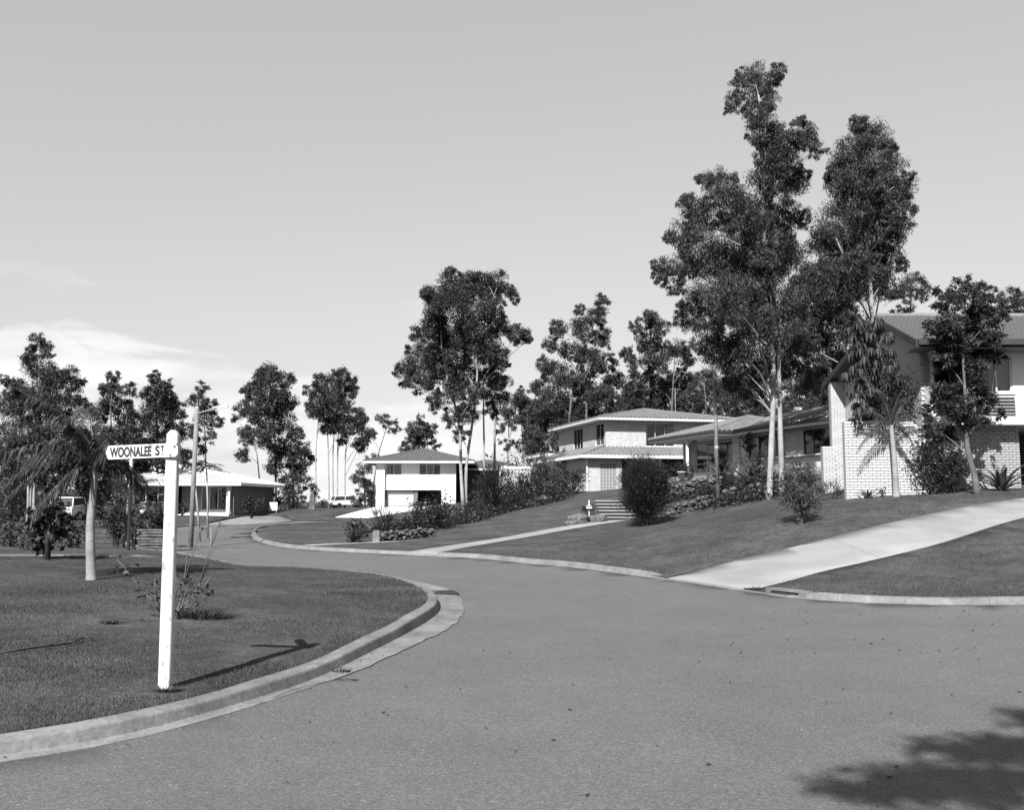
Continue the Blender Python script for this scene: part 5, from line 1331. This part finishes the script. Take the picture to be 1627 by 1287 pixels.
# ---- agaves
def agave(label, base, D, n, Lw, w, seed, group='agave rosettes', up=.6):
    rr = random.Random(seed); b = at(base[0], base[1], D); b.z = lz(b.x, b.y) if abs(b.z - lz(b.x, b.y)) < .5 else b.z
    root = thing('agave', label, 'agave', b, 0, group)
    for i in range(n):
        a = i * 2.4 + rr.uniform(-.2, .2); el = up + (1.35 - up) * (i / n) * rr.uniform(.8, 1.05); l = Lw * rr.uniform(.75, 1.1)
        out = Vector((math.cos(a), math.sin(a), 0)); sd_ = Vector((-math.sin(a), math.cos(a), 0)); mb = MB(); K = 7
        for k in range(K + 1):
            s = k / K; e_ = el - .25 * s * s
            c = out * (math.cos(e_) * l * s + .03) + Vector((0, 0, math.sin(e_) * l * s)); nn = (out * -math.sin(e_) + Vector((0, 0, math.cos(e_))))
            ww = w * (math.sin(math.pi * min(1, .18 + .82 * s)) ** .7 if s < .98 else .05) * (1.0 if s > .1 else .8)
            mb.v += [tuple(c - sd_ * ww / 2 + nn * ww * .18), tuple(c - nn * .012), tuple(c + sd_ * ww / 2 + nn * ww * .18), tuple(c + nn * .012)]
        for k in range(K):
            for j in range(4): mb.f.append((k*4+j, k*4+(j+1) % 4, (k+1)*4+(j+1) % 4, (k+1)*4+j))
        o = mb.build('blade', M['agave'], root, True)
        t_ = o.data.attributes.new('tone', 'FLOAT', 'POINT'); t_.data.foreach_set('value', [rr.uniform(.2, .9)] * len(o.data.vertices))
agave('large upright agave at the right house brick wall', (1592, 781), 30.8, 17, 1.05, .17, 71)
agave('big spreading agave on the terrace before the low house', (1196, 770), 45.0, 20, 1.7, .22, 72, up=.35)
agave('small agave at the foot of the garden wall', (1379, 787), 30.2, 9, .42, .07, 73)
agave('spiky agave right of the big one on the terrace', (1222, 758), 46.0, 12, 1.1, .14, 74, up=.5)

# ------------------------------------------------------------------ street sign
pb = hit(262, 1097)
sg = thing('street_sign', 'white timber street sign post with a WOONALEE ST blade on the near lawn', 'sign', pb, R(4))
HP = at(279, 683, pb.y).z - pb.z
pm = MB(); w = .049; c = .008
oct_ = [(-w, -w+c), (-w+c, -w), (w-c, -w), (w, -w+c), (w, w-c), (w-c, w), (-w+c, w), (-w, w-c)]
pm.prism(oct_, -.3, HP - .045, 'z'); pm.build('post', M['post_white'], sg)
cp = MB(); cp.add([(x, y, HP - .0445) for x, y in oct_] + [(x * .45, y * .45, HP - .004) for x, y in oct_], [tuple(range(8))[::-1], tuple(range(8, 16))] + [(i, (i+1) % 8, 8+(i+1) % 8, 8+i) for i in range(8)])
cp.build('cap', M['post_white'], sg)
zb_ = at(277, 716, pb.y).z - pb.z
def blade(x0, x1, hh, text):
    mb = MB(); t = .03
    mb.prism([(x0, 0), (x0 + .022, -hh), (x1 - .02, -hh), (x1, -hh * .55), (x1, hh * .4), (x1 - .015, hh), (x0 + .022, hh)], -t, 0, 'y')
    o = mb.build('blade', M['post_white'], sg)
    return o
b1 = blade(-.575, .068, .060, True); b1.location = (0, -.0505, zb_); b1.rotation_euler = (0, R(-2.2), R(-7))
b2 = blade(-.575, .064, .060, False); b2.location = (.002, .0505, zb_ - .118); b2.location = (.062, .05, zb_ - .118); b2.rotation_euler = (0, R(1.0), R(-73))
def letters(txt, x, z, size, parent, sx=1.0, bold=.006):
    cu = bpy.data.curves.new('lettering', 'FONT'); cu.body = txt; cu.size = size; cu.offset = bold; cu.extrude = .0006; cu.space_character = 1.0
    o = bpy.data.objects.new('lettering_source', cu); COL.objects.link(o)
    me = bpy.data.meshes.new_from_object(o.evaluated_get(bpy.context.evaluated_depsgraph_get())); bpy.data.objects.remove(o)
    xs = [v.co.x for v in me.vertices]; w0 = min(xs); wd = max(xs) - w0
    me.materials.clear(); me.materials.append(M['black'])
    q = bpy.data.objects.new('lettering', me); COL.objects.link(q); q.parent = parent
    q.rotation_euler = (math.pi / 2, 0, 0); q.scale = (sx / wd, 1, 1); q.location = (x - w0 * sx / wd, -.0312, z)
    return q
letters('WOONALEE', -.537, -.041, .118, b1, .372, .0050)
letters('S', -.132, -.040, .115, b1, .040, .0050)
letters('T', -.084, -.006, .066, b1, .032, .0035)
letters('.', -.073, -.036, .085, b1, .011, .003)
bolt = MB().tube([(0, 0, 0), (0, -.012, 0)], .010, 8).build('bolt', M['steel'], b1, loc=(.035, -.03, .035))
share('bolt', bolt.data, b1, (.0, -.03, -.038))

# ------------------------------------------------------------------ poles
lp = at(303, 862, 35.5); lp.z = lz(lp.x, lp.y)
lamp = thing('street_lamp', 'grey timber lamp pole with a short lamp arm at the left kerb', 'street lamp', lp)
tp = at(313, 650, 35.5) - lp
MB().tube([(0, 0, -.3), tuple(tp * .5), tuple(tp)], [.092, .085, .078], 12).build('pole', M['timber'], lamp, True)
MB().tube([tuple(tp + Vector((0, 0, .001))), tuple(tp + Vector((0, 0, .10)))], [.088, .06], 12).build('cap', M['steel'], lamp)
MB().tube([tuple(tp - Vector((0, .06, .18))), tuple(tp + Vector((.35, -.1, -.08))), tuple(tp + Vector((.75, -.12, .01)))], .022, 6).build('arm', M['steel'], lamp)
lh = MB(); e = tp + Vector((.62, -.12, .03)); lh.add([e + Vector(q) for q in ((0,-.05,0),(.55,-.06,.02),(.55,.06,.02),(0,.05,0),(.03,-.03,.05),(.52,-.04,.1),(.52,.04,.1),(.03,.03,.05))], [(0,3,2,1),(4,5,6,7),(0,1,5,4),(1,2,6,5),(2,3,7,6),(3,0,4,7)])
lh.build('lamp_head', M['steel'], lamp)
def pole(label, base, top, D, r, dark=0, collar=None):
    b = at(base[0], base[1], D); b.z = lz(b.x, b.y); t = at(top[0], top[1], D) - b
    o = thing('timber_pole', label, 'pole', b, 0, 'timber poles along the street')
    cut = dark * t.z
    MB().tube([tuple(t * (cut / t.z)) if dark else (0, 0, -.3), tuple(t * .6), tuple(t)], [r, r * .92, r * .82], 10).build('pole', M['timber'], o, True)
    if dark: MB().tube([(0, 0, -.3), tuple(t * (cut / t.z))], [r * 1.06, r * 1.03], 10).build('tarred_base', M['trunk_dark'], o, True)
    if collar: MB().tube([tuple(t * collar), tuple(t * (collar + .02))], r * 1.15, 10).build('collar', M['steel'], o)
pole('timber pole with dark tarred foot before the stone terraces', (1141, 804), (1135, 575), 43.0, .082, .16, .40)
pole('straight timber pole right of the slim gum trunk in the centre', (786, 772), (786, 640), 84, .11)
bp_ = at(204, 872, 27.5); bp_.z = lz(bp_.x, bp_.y)
bwp = thing('marker_pole', 'thin pole painted black below and white above, left of the sign', 'pole', bp_)
t_ = at(209, 722, 27.5) - bp_; k_ = (at(207, 757, 27.5) - bp_).z / t_.z
MB().tube([(0, 0, -.2), tuple(t_ * k_)], .048, 8).build('black_section', M['black'], bwp); MB().tube([tuple(t_ * k_), tuple(t_)], .05, 8).build('white_section', M['white'], bwp)

# stake with seedling
b = hit(335, 868); st = thing('staked_seedling', 'small staked seedling on the verge near the lamp pole', 'seedling', b)
MB().box(-.025, .025, -.025, .025, -.1, .62).build('stake', M['timber'], st)
sm = MB()
for q in ((.32, 0, .75), (-.28, .05, .6), (.26, .1, .95), (-.1, .1, .5)): sm.tube([(.03, 0, .05), (q[0] * .5, q[1], q[2] * .45), q], [.02, .015, .008], 5)
sm.build('stem', M['trunk_grey'], st, True)
rg = np.random.default_rng(3); foliage('foliage', st, (0, 0, 0), np.concatenate([np.array(q) + rg.normal(0, .05, (10, 3)) for q in ((.32, 0, .75), (-.28, .05, .6), (.26, .1, .95))]), .14, .05, .5, M['leaf_dark'], rg)

# thin dark stick on the lawn
P = [hit(*q) for q in ((-8, 1046), (40, 1039), (75, 1034), (112, 1029), (130, 1021), (148, 1022))]
strand = MB().tube([tuple(p + Vector((0, 0, .03))) for p in P], [.012, .014, .013, .012, .010, .007], 5)
strand.tube([tuple(P[2] + Vector((0, 0, .03))), tuple(P[2] + Vector((.12, .05, .09)))], [.009, .004], 4)
tag(strand.build('dark_rod', M['trunk_dark'], None, True), 'thin dark branch lying on the near lawn at left', 'rod')

# stacked wood
b = at(242, 872, 30.5); b.z = lz(b.x, b.y)
for i in range(7):
    for j in range(2 if i < 6 else 1):
        L_ = random.uniform(.75, 1.0); mb = MB(); rr_ = random.uniform(.035, .055)
        mb.tube([(-L_ / 2, 0, 0), (0, random.uniform(-.02, .02), .01), (L_ / 2, 0, random.uniform(-.02, .02))], [rr_, rr_ * 1.05, rr_ * .9], 6)
        o = mb.build('split_log', M['wood']); o.location = (b.x + random.uniform(-.08, .08), b.y + j * .13 - .06, b.z + .05 + i * .088)
        o.rotation_euler = (random.uniform(0, 3), 0, random.uniform(-.06, .06))
        tag(o, 'split log in the low wood stack beside the dark shrub', 'log', 'logs in the low wood stack')

# ------------------------------------------------------------------ stone walls, steps, boulders
def stone_mesh(seed, flat=.7):
    rng = np.random.default_rng(seed); import bmesh
    bm = bmesh.new(); bmesh.ops.create_icosphere(bm, subdivisions=1, radius=1)
    for v in bm.verts: v.co *= rng.uniform(.72, 1.12)
    for v in bm.verts: v.co.z *= flat; v.co.y *= .85
    me = bpy.data.meshes.new('stone'); bm.to_mesh(me); bm.free(); me.materials.append(M['stone']); return me
STONES = [stone_mesh(i) for i in range(7)]
def stone_wall(label, p0, p1, h, size, seed, cat='wall', top=None):
    rr = random.Random(seed); a, b = Vector(p0), Vector(p1); d = b - a; L_ = d.length; root = thing('stone_wall', label, cat, (a.x, a.y, a.z), math.atan2(d.y, d.x), 'rubble stone walls')
    rise = (b.z - a.z) / max(.1, math.hypot(d.x, d.y)); Lh = math.hypot(d.x, d.y)
    mb = MB(); mb.prism([(0, -.4), (Lh, -.4 + rise * Lh), (Lh, h * .9 + rise * Lh), (0, h * .9)], .1, .5, 'y'); mb.build('core', M['soil'], root)
    z = size * .3; r = 0
    while z < h:
        x = rr.uniform(0, size)
        while x < Lh:
            s = size * rr.choice((.3, .42, .5, .62, .8)) * rr.uniform(.85, 1.15)
            share('stone', rr.choice(STONES), root, (x, .08 + rr.uniform(-.09, .07), z + rise * x + rr.uniform(-.35, .35) * size), (rr.uniform(-.3, .3), rr.uniform(-.3, .3), rr.uniform(0, 6)), (s * 1.15, s, s))
            x += s * rr.uniform(1.6, 2.1)
        z += size * .62; r += 1
    return root
g = lambda px, py, D=None: (hit(px, py) if D is None else (lambda q: Vector((q.x, q.y, lz(q.x, q.y))))(at(px, py, D)))
stone_wall('low rubble stone wall below the bank shrubs', g(600, 861), g(690, 853), .36, .15, 1)
a_, b_ = g(1060, 808, 43.2), g(1136, 803, 43.6); stone_wall('lower rubble stone terrace wall left of the timber pole', a_, b_, .55, .2, 2)
a_, b_ = g(1062, 790, 46.0), g(1150, 788, 46.2); a_.z += .45; b_.z += .45; stone_wall('upper rubble stone terrace wall below the porch lawn', a_, b_, .6, .22, 3)
a_, b_ = g(1146, 800, 43.8), g(1232, 792, 42.6); stone_wall('dark overgrown stone terrace wall right of the timber pole', a_, b_, .6, .24, 4)
def boulder(label, px, py, D, s, seed, grp='garden boulders'):
    import bmesh
    rng = np.random.default_rng(seed); bm = bmesh.new(); bmesh.ops.create_icosphere(bm, subdivisions=2, radius=1)
    ph = rng.uniform(0, 6, 6)
    for v in bm.verts:
        n = .14 * math.sin(3 * v.co.x + ph[0]) + .12 * math.sin(4 * v.co.y + ph[1]) + .1 * math.sin(5 * v.co.z + ph[2]) + rng.uniform(-.05, .05)
        v.co *= 1 + n; v.co.z *= .7
    me = bpy.data.meshes.new('boulder'); bm.to_mesh(me); bm.free(); me.materials.append(M['stone'])
    o = bpy.data.objects.new('boulder', me); COL.objects.link(o); p = g(px, py, D); o.location = p + Vector((0, 0, s * .35)); o.scale = (s * 1.2, s, s); tag(o, label, 'boulder', grp)
boulder('pale rounded boulder at the bank edge below the brick entry', 844, 803, 60.5, .5, 1)
boulder('second boulder half hidden in the shrubs by the brick entry', 862, 796, 62.5, .5, 2)
boulder('flat pale boulder left of the letterbox', 918, 829, 43.5, .42, 3)
boulder('dark boulder right of the letterbox', 948, 828, 43.8, .34, 4)
boulder('small boulder at the garden bed edge near the path', 905, 832, 43.2, .2, 5)
# stone marker post
b = hit(598, 862); mk = MB().prism([(-.13, -.13), (.13, -.13), (.13, .13), (-.13, .13)], -.2, .42, 'z'); mk.prism([(-.1, -.1), (.1, -.1), (.1, .1), (-.1, .1)], .42, .46, 'z'); tag(mk.build('marker_post', M['concrete'], None, loc=b), 'short pale concrete marker post at the path end', 'post')
# garden steps
b = g(982, 827, 44.6)
stp = thing('garden_steps', 'flight of pale concrete garden steps climbing behind the round bush', 'steps', b, ROTA * .2)
for i in range(6):
    o_ = MB().box(-.75, 1.0, i * .40, i * .40 + .46, i * .15 + .075, i * .15 + .13).build('step', M['drive'], stp)
    MB().box(-.72, .97, i * .40 + .10, i * .40 + .40, i * .15 - .12, i * .15 + .074).build('riser', M['grey'], o_)  # riser colour darkened to carry the shade under each tread nosing
# letterbox
b = g(936, 823, 43.7)
lb = thing('letterbox', 'small white letterbox on a slim post beside the path', 'letterbox', b)
MB().box(-.022, .022, -.022, .022, -.2, 1.0).build('post', M['cream'], lb)
MB().prism([(-.12, .62), (.12, .62), (.12, .74), (0, .80), (-.12, .74)], -.16, .14, 'y').build('box', M['cream'], lb)
MB().box(-.12, .12, -.165, -.161, .70, .74).build('slot', M['black'], lb)
# pots on the porch
def pot(label, px, py, D, r, h, seed):
    p = at(px, py, D); o = thing('plant_pot', label, 'pot', p, 0, 'white pots on the porch')
    mb = MB(); n = 14; prof = [(.62, 0), (.95, .9), (1.05, .9), (1.05, 1.0), (.9, 1.0), (.85, .9)]
    for rr_, z in prof:
        for i in range(n): mb.v.append((r * rr_ * math.cos(6.2832 * i / n), r * rr_ * math.sin(6.2832 * i / n), h * z))
    for k in range(len(prof) - 1):
        for i in range(n): mb.f.append((k*n+i, k*n+(i+1) % n, (k+1)*n+(i+1) % n, (k+1)*n+i))
    mb.f.append(tuple(range(n))[::-1]); mb.f.append(tuple((len(prof)-1)*n+i for i in range(n))); mb.build('pot', M['white'], o, True)
    rng = np.random.default_rng(seed); foliage('plant', o, (0, 0, 0), np.array((0, 0, h + .2)) + rng.normal(0, 1, (200, 3)) * np.array((r, r, .16)), .25, .05, .1, M['leaf_dark'], rng)
pot('round white pot at the left corner of the porch', 1083, 761, 57.5, .26, .42, 1)
pot('second white pot just right of the corner pot', 1094, 759, 57.8, .2, .3, 2)

# ------------------------------------------------------------------ cars
def car(label, loc, rot):
    o = thing('car', label, 'car', loc, rot, 'white parked cars')
    # side profile along local y (front at +y), half width .82
    prof = [(-2.15, .42), (-2.2, .75), (-2.1, .92), (-1.2, .97), (-.95, .98), (.9, .98), (2.0, .9), (2.15, .75), (2.12, .42)]
    mb = MB(); n = len(prof)
    for sx, k in ((-.80, .96), (-.84, 1), (.84, 1), (.80, .96)):
        mb.v += [(sx, y * k, .3 + (z - .3) * (1 if abs(sx) > .82 else 1.02)) for y, z in prof]
    for s in range(3): mb.f += [(s*n+i, s*n+i+1, (s+1)*n+i+1, (s+1)*n+i) for i in range(n-1)] + [(s*n+n-1, s*n, (s+1)*n, (s+1)*n+n-1)]
    mb.f += [tuple(range(n))[::-1], tuple(3*n+i for i in range(n))]
    mb.build('body', M['car_white'], o)
    cab = MB(); lo = [(-2.02, .96), (1.0, .985)]; hi = [(-1.75, 1.42), (.35, 1.44)]
    cab.add([(-.78, -2.02, .95), (.78, -2.02, .95), (.78, 1.0, .98), (-.78, 1.0, .98), (-.64, -1.78, 1.40), (.64, -1.78, 1.40), (.64, .35, 1.42), (-.64, .35, 1.42)], [(4,5,6,7)])
    cab.build('cabin_glass', M['glass'], o)
    gl = MB(); gl.add([(-.77, -2.0, .97), (.77, -2.0, .97), (.77, .98, .97), (-.77, .98, .97), (-.64, -1.77, 1.39), (.64, -1.77, 1.39), (.64, .34, 1.41), (-.64, .34, 1.41)], [(0,1,5,4), (1,2,6,5), (2,3,7,6), (3,0,4,7)]); gl.build('window_band', M['black'], o)
    rf = MB().add([(-.66, -1.82, 1.405), (.66, -1.82, 1.405), (.66, .38, 1.425), (-.66, .38, 1.425), (-.6, -1.7, 1.47), (.6, -1.7, 1.47), (.6, .25, 1.48), (-.6, .25, 1.48)], [(0,3,2,1),(4,5,6,7),(0,1,5,4),(1,2,6,5),(2,3,7,6),(3,0,4,7)]); rf.build('roof', M['car_white'], o)
    pl = MB()
    for sx in (-1, 1):
        for y0, y1 in ((-2.0, -1.76), (-.6, -.6), (.98, .36)): pl.tube([(sx * .775, y0, .96), (sx * .65, y1, 1.41)], .035, 5)
    tag(pl.build('pillar', M['car_white'], o), kind='stuff')
    for sx in (-.78, .78):
        for y in (-1.35, 1.3):
            t = MB().tube([(sx - .09, y, .31), (sx + .09, y, .31)], .31, 16).build('tyre', M['tyre'], o); MB().tube([(sx - .095, y, .31), (sx + .095, y, .31)], .18, 12).build('rim', M['chrome'], t)
    for y in (-2.26, 2.18): MB().box(-.8, .8, y, y + .08, .45, .56).build('bumper', M['chrome'], o)
    for sx in (-.62, .62):
        MB().box(sx - .14, sx + .14, -2.215, -2.19, .68, .8).build('tail_light', M['grey'], o); MB().tube([(sx, 2.14, .7), (sx, 2.19, .7)], .1, 10).build('headlight', M['chrome'], o)
p = at(126, 832, 60); car('white station wagon parked behind the palm at left', (p.x, 60, lz(p.x, 60) - .1), R(-8))
p = at(553, 806, 118); car('white car parked on the far crest left of the garage house', (p.x, 118, lz(p.x, 118)), R(-62))
# estate sign by the far carport
p = g(434, 815, 84)
es = thing('small_sign', 'small white board sign on legs near the far carport', 'sign', p); MB().box(-.35, .35, -.02, .02, .25, .95).build('board', M['white'], es); MB().box(-.3, -.25, -.02, .02, -.1, .248).build('leg', M['grey'], es); MB().box(.25, .3, -.02, .02, -.1, .248).build('leg', M['grey'], es)
p = g(496, 811, 92); mb = MB().prism([(-.35, -.3), (.3, -.3), (.22, 1.2), (.05, 1.75), (-.2, 1.3)], -.25, .25, 'y'); tag(mb.build('stone_pillar', M['stone'], None, loc=p), 'rough stone pillar on the far lawn crest', 'pillar')
# leaf litter and stones lying on the road
rr = random.Random(5)
lit = MB()
for i in range(260):
    x, y = (rr.uniform(-2, 9), rr.uniform(4.5, 18)) if i % 3 else (rr.uniform(3, 9), rr.uniform(11, 16.3))
    if not inside(ROAD, np.array([x]), np.array([y]))[0]: continue
    s = rr.uniform(.008, .028); a = rr.uniform(0, 6.3); z = gz(x, y)
    lit.add([(x + s * math.cos(a), y + s * math.sin(a), z + .006), (x - s * .4 * math.sin(a), y + s * .4 * math.cos(a), z + .022), (x - s * math.cos(a), y - s * math.sin(a), z + .006), (x + s * .4 * math.sin(a), y - s * .4 * math.cos(a), z + .012)], [(0, 1, 2, 3)])
for i in range(420):
    c = rr.choice(LC)
    if not 5 < c.y < 21: continue
    x, y = c.x + rr.uniform(.05, .42) * rr.random() ** .5, c.y + rr.uniform(-.2, .2)
    s = rr.uniform(.006, .02); a = rr.uniform(0, 6.3); z = gz(x, y) + .012
    lit.add([(x + s * math.cos(a), y + s * math.sin(a), z + .004), (x - s * .4 * math.sin(a), y + s * .4 * math.cos(a), z + .014), (x - s * math.cos(a), y - s * math.sin(a), z + .004), (x + s * .4 * math.sin(a), y - s * .4 * math.cos(a), z + .008)], [(0, 1, 2, 3)])
tag(lit.build('leaf_litter', M['trunk_dark']), 'scattered dry leaves on the asphalt and along the near gutter', 'litter', kind='stuff')
